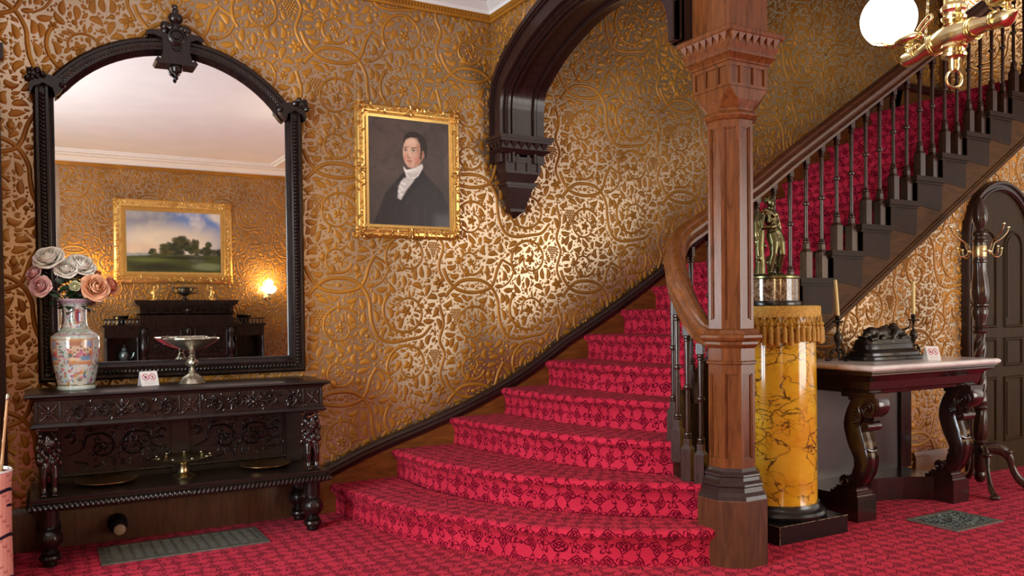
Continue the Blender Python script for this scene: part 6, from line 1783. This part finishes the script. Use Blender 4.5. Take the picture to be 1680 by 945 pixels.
cb = thing('carved_cabinet', (1.80, YB+.3, 0), 'tall black carved cabinet with lower galleried side wings, reflected in the mirror', 'cabinet')
IB = Matrix.Translation((-1.80, -(YB+.3), 0))
y0, y1 = YB+.01, YB+.48
m = MB(); m.box(1.20, 2.40, y0, y1, 0, 1.30, IB); m.build('centre_body', M['ebony'], cb)
m = MB()
for (a, b, c0, c1) in ((.0, .0, 1.28, 1.40), (.03, .03, 1.40, 1.42), (.055, .055, 1.42, 1.445), (.07, .06, 1.445, 1.48), (.02, .02, 1.115, 1.135)): m.box(1.20-a, 2.40+a, y0, y1+b, c0, c1, IB)
m.build('cornice', M['ebony'], cb)
R = Relief(); carve_scrolls(R, 1.25, 1.72, 1.345, .04, 1, .006, .02); carve_scrolls(R, 1.88, 2.35, 1.345, .04, -1, .006, .02); R.dome(1.80, 1.34, .04, .05, .04, 12, 0, 0, 3)
for k in range(6): R.leaf(1.80, 1.34, k*1.05, .07, .014, .03)
for c_ in (1.50, 2.10):
    for sx in (-1, 1): R.ribbon([(c_+sx*.21, .72), (c_+sx*.21, 1.08)], .010, .018)
    for z_ in (.72, 1.08): R.ribbon([(c_-.21, z_), (c_+.21, z_)], .010, .018)
    for k in range(9): R.leaf(c_, .88, k*.7, .15, .026, .02, 1.5)
    R.dome(c_, .88, .04, .04, .03, 10)
    for s in (-1, 1): R.spiral(c_+s*.09, .97, .06, .012, 0, s*7, .009, .005, .018, 26); R.spiral(c_+s*.09, .80, .05, .012, 0, -s*7, .009, .005, .018, 26)
m = MB(); R.place(m, lambda a, b, c: tuple(IB @ Vector((a, y1+c, b)))); m.build('front_carving', M['ebony'], cb, sharp=60)
for x in (1.24, 1.80, 2.36):
    m = MB(); m.lathe([(.03, .66), (.036, .70), (.024, .72), (.040, .80), (.046, .86), (.030, .92), (.022, .96), (.036, 1.02), (.040, 1.06), (.026, 1.10), (.038, 1.115)], 20, (x, y1+.02, 0), lambda t, z, r_: r_*(1+.12*abs(math.sin(3*t+8*z))), T=IB); m.build('carved_pilaster', M['ebony'], cb)
for s in (-1, 1):
    cx_ = 1.80+s*.82; a, b = cx_-.21, cx_+.21
    m = MB(); m.box(a, b, y0, y1-.03, .98, 1.12, IB); m.box(a-.02, b+.02, y0, y1, 1.12, 1.15, IB); m.box(a, b, y0, y1-.03, .0, .62, IB); m.box(a, b, y0, y0+.03, .62, .98, IB)
    m.box(a, a+.03, y0, y1-.03, .62, .98, IB); m.box(b-.03, b, y0, y1-.03, .62, .98, IB); m.box(a-.015, b+.015, y0, y1-.01, .60, .63, IB)
    m.build('side_wing', M['ebony'], cb)
    m = MB()
    for i in range(9): x = a+.02+(b-a-.04)*i/8; m.lathe([(.008, 1.15), (.014, 1.16), (.007, 1.17), (.012, 1.19), (.007, 1.205), (.010, 1.215)], 8, (x, y1-.03, 0), T=IB)
    m.box(a-.01, b+.01, y1-.045, y1-.015, 1.213, 1.230, IB); m.build('gallery_rail', M['ebony'], cb)
    # turned corner posts of the open wing
    for x in (a+.02, b-.02):
        m = MB(); m.lathe([(.016, .63), (.022, .66), (.014, .70), (.020, .80), (.014, .90), (.022, .95), (.016, .98)], 12, (x, y1-.03, 0), T=IB); m.build('wing_post', M['ebony'], cb)
# objects on the cabinet
un = thing('black_urn', (1.80, YB+.25, 1.48), 'dark two-handled footed urn on top of the carved cabinet', 'urn')
m = MB(); m.lathe([(.055, 0), (.055, .012), (.025, .03), (.018, .055), (.05, .075), (.09, .095), (.105, .13), (.100, .165), (.112, .178), (.10, .178), (.08, .12), (0, .10)], 36); m.build('bowl', M['bronze_dark'], un)
for s in (-1, 1):
    m = MB(); m.tube(bez([(s*.10, 0, .165), (s*.145, 0, .175), (s*.165, 0, .145), (s*.145, 0, .105), (s*.09, 0, .10)], 16), .008, 8); m.build('handle', M['bronze_dark'], un)
for x, s, lab in ((1.40, 1, 'small gilt figurine on the carved cabinet, beyond the urn from the lamp'), (2.16, -1, 'small gilt figurine on the carved cabinet, between the urn and the wall lamp')):
    m = MB(); m.lathe([(.04, 0), (.04, .01), (.02, .02)], 16)
    m.tube([(0, 0, .015), (.01*s, 0, .07), (0, 0, .12), (.01*s, 0, .155)], [.014, .022, .026, .012], 10); m.ell((.012*s, 0, .18), (.017, .018, .022), 10, 7)
    m.tube([(.0, 0, .14), (.04*s, 0, .13), (.06*s, 0, .17), (.05*s, 0, .21)], [.010, .009, .008, .006], 8); m.tube([(0, 0, .14), (-.03*s, 0, .11), (-.02*s, .01, .08)], [.010, .009, .007], 8); m.tube([(.0, 0, .07), (.035*s, 0, .05), (.03*s, 0, .01)], [.012, .009, .008], 8)
    o = m.build('gilt_figurine', M['gilt_plain'], loc=(x, YB+.25, 1.48)); remesh(o, .005, 1); tag(o, lab, 'figurine')
M['pewter'] = plain('dull_pewter', (.16, .20, .19), .3, .8, var=.2)
pt = thing('pewter_pot', (1.02, YB+.28, .63), 'blue-grey lidded pot inside the open cabinet wing, opposite side from the lamp', 'pot')
m = MB(); m.lathe([(.05, 0), (.055, .01), (.035, .02), (.06, .05), (.075, .10), (.065, .15), (.035, .18), (.04, .19)], 28); m.build('body', M['pewter'], pt)
m = MB(); m.lathe([(.042, .188), (.04, .20), (.015, .225), (.010, .235), (.016, .25), (0, .262)], 20); m.build('lid', M['pewter'], pt)
m = MB(); m.tube(bez([(.06, 0, .06), (.10, 0, .09), (.12, 0, .15)], 8), .010, 8); m.build('spout', M['pewter'], pt)
for x, lab in ((.99, 'low dark bowl behind the gallery rail of the cabinet wing, opposite side from the lamp'), (2.60, 'low dark bowl behind the gallery rail of the cabinet wing, on the lamp side')):
    lathe_thing('low_bowl', (x, YB+.22, 1.15), [(.04, 0), (.05, .02), (.09, .09), (.105, .12), (.10, .125), (.07, .06), (0, .04)], M['bronze_dark'], lab, 'bowl', 28)
lathe_thing('small_jar', (.93, YB+.40, 1.15), [(.02, 0), (.028, .01), (.024, .05), (.018, .06), (.022, .10), (.015, .11), (0, .11)], M['brass_dull'], 'tiny pale jar on the galleried cabinet wing', 'jar', 16)
# wall lamp
def sconce(x, z, lab):
    root = thing('wall_lamp', (x, YB, z), lab, 'lamp')
    m = MB(); m.lathe([(.05, 0), (.05, .01), (.03, .02), (.015, .03), (0, .03)], 24, T=Matrix.Rotation(-PI/2, 4, 'X') @ Matrix.Translation((0, .0, .002))); m.build('back_plate', M['brass_dull'], root)
    m = MB(); m.tube(bez([(0, .02, 0), (0, .08, -.05), (0, .14, -.06), (0, .17, -.02), (0, .17, .03)], 18), .007, 8); m.lathe([(.02, .03), (.03, .04), (.045, .045), (.045, .05), (0, .05)], 20, (0, .17, 0)); m.build('arm', M['brass_dull'], root)
    m = MB(); m.lathe([(.04, .05), (.085, .08), (.105, .115), (.095, .145), (.06, .165), (.045, .17)], 36, (0, .17, 0), close=False); m.build('glass_shade', M['shade'], root)
    l = bpy.data.lights.new('sconce_light', 'POINT'); l.energy = 32; l.color = (1, .62, .26); l.shadow_soft_size = .05
    o = bpy.data.objects.new('sconce_light', l); COL.objects.link(o); o.parent = root; o.location = (0, .17, .20)
gm = Mat('lit_warm_shade', (.95, .85, .6), .4); gm.emit((1, .80, .42), 9); M['shade'] = gm.m
sconce(2.98, 1.53, 'lit brass wall lamp with glowing shade, reflected beside the cabinet')
sconce(.58, 1.53, 'lit wall lamp hidden by the roses on the far side of the cabinet')
# narrow table corner in the reflection
tb = thing('hall_chair_table', (3.14, YB+.75, 0), 'pale round-topped side table at the edge of the reflection', 'table')
tb.name = 'side_table'
m = MB(); m.lathe([(.02, .60), (.26, .605), (.28, .62), (.275, .635), (0, .637)], 40); m.build('table_top', M['console'], tb)
m = MB(); m.lathe([(.05, .02), (.03, .10), (.025, .4), (.04, .55), (.06, .60)], 20); m.build('pedestal', M['console'], tb)
for k in range(3):
    a = k*2.09; m = MB(); m.tube(bez([(.02*math.cos(a), .02*math.sin(a), .14), (.14*math.cos(a), .14*math.sin(a), .10), (.22*math.cos(a), .22*math.sin(a), .015)], 12), .016, 8); m.build('leg', M['console'], tb)
bk = MB(); bk.prism([(-.06, 0), (.06, 0), (.05, .22), (-.05, .22)], -.006, .006, 'XZ'); o = bk.build('standing_card', M['card'], loc=(3.13, YB+.80, .637)); tag(o, 'tall white card standing on the pale side table in the reflection', 'card')

# added globe lamp, out of view: warm fill for the back wall
hl = thing('added_fill_lamp', (-1.95, 1.5, 2.45), 'added lit brass globe lamp, out of view, as warm fill light', 'lamp')
m = MB(); m.lathe([(.012, .10), (.02, .12), (.008, .14), (.008, .90), (.05, .92), (.07, .965), (0, .967)], 20); m.build('stem', M['brass'], hl)
m = MB(); m.lathe([(.11*math.sin(t), -.11*math.cos(t)) for t in np.linspace(0, PI-.3, 26)], 40, close=False); m.build('globe', M['globe'], hl)
l = bpy.data.lights.new('added_fill_light', 'POINT'); l.energy = 110; l.color = (1, .78, .46); l.shadow_soft_size = .1
o = bpy.data.objects.new('added_fill_light', l); COL.objects.link(o); o.parent = hl; o.location = (0, 0, -.16)

# finer pieces belong to the part that carries them
def nest(root, part, *subs):
    K = [c for c in root.children]
    P_ = [c for c in K if c.name.split('.')[0] == part]
    for s_ in subs:
        Q = [c for c in K if c.name.split('.')[0] == s_]
        for i, q in enumerate(Q): q.parent = P_[min(len(P_)-1, i*len(P_)//len(Q))]
nest(sb, 'frieze', 'frieze_carving'); nest(sb, 'back', 'back_panel_carving'); nest(sb, 'shelf', 'gadroon_edge')
nest(mir, 'frame', 'beading'); nest(port, 'frame', 'frame_ornament', 'bead_strip'); nest(lp_, 'frame', 'frame_ornament', 'bead_strip')
nest(newel, 'abacus', 'dentil_band'); nest(arch, 'bracket', 'bracket_carving'); nest(con, 'leg', 'leg_carving')
nest(ga, 'oil_lamp', 'cock', 'gallery', 'glass_globe', 'burner'); nest(cb, 'centre_body', 'front_carving'); nest(cb, 'side_wing', 'gallery_rail')
nest(tz, 'bowl', 'rim_stud'); nest(ped, 'plinth', 'worn_edge'); nest(stn, 'cylinder', 'rim'); nest(stairs, 'string_board', 'string_cap'); nest(stairs, 'carriage_board', 'carriage_moulding')
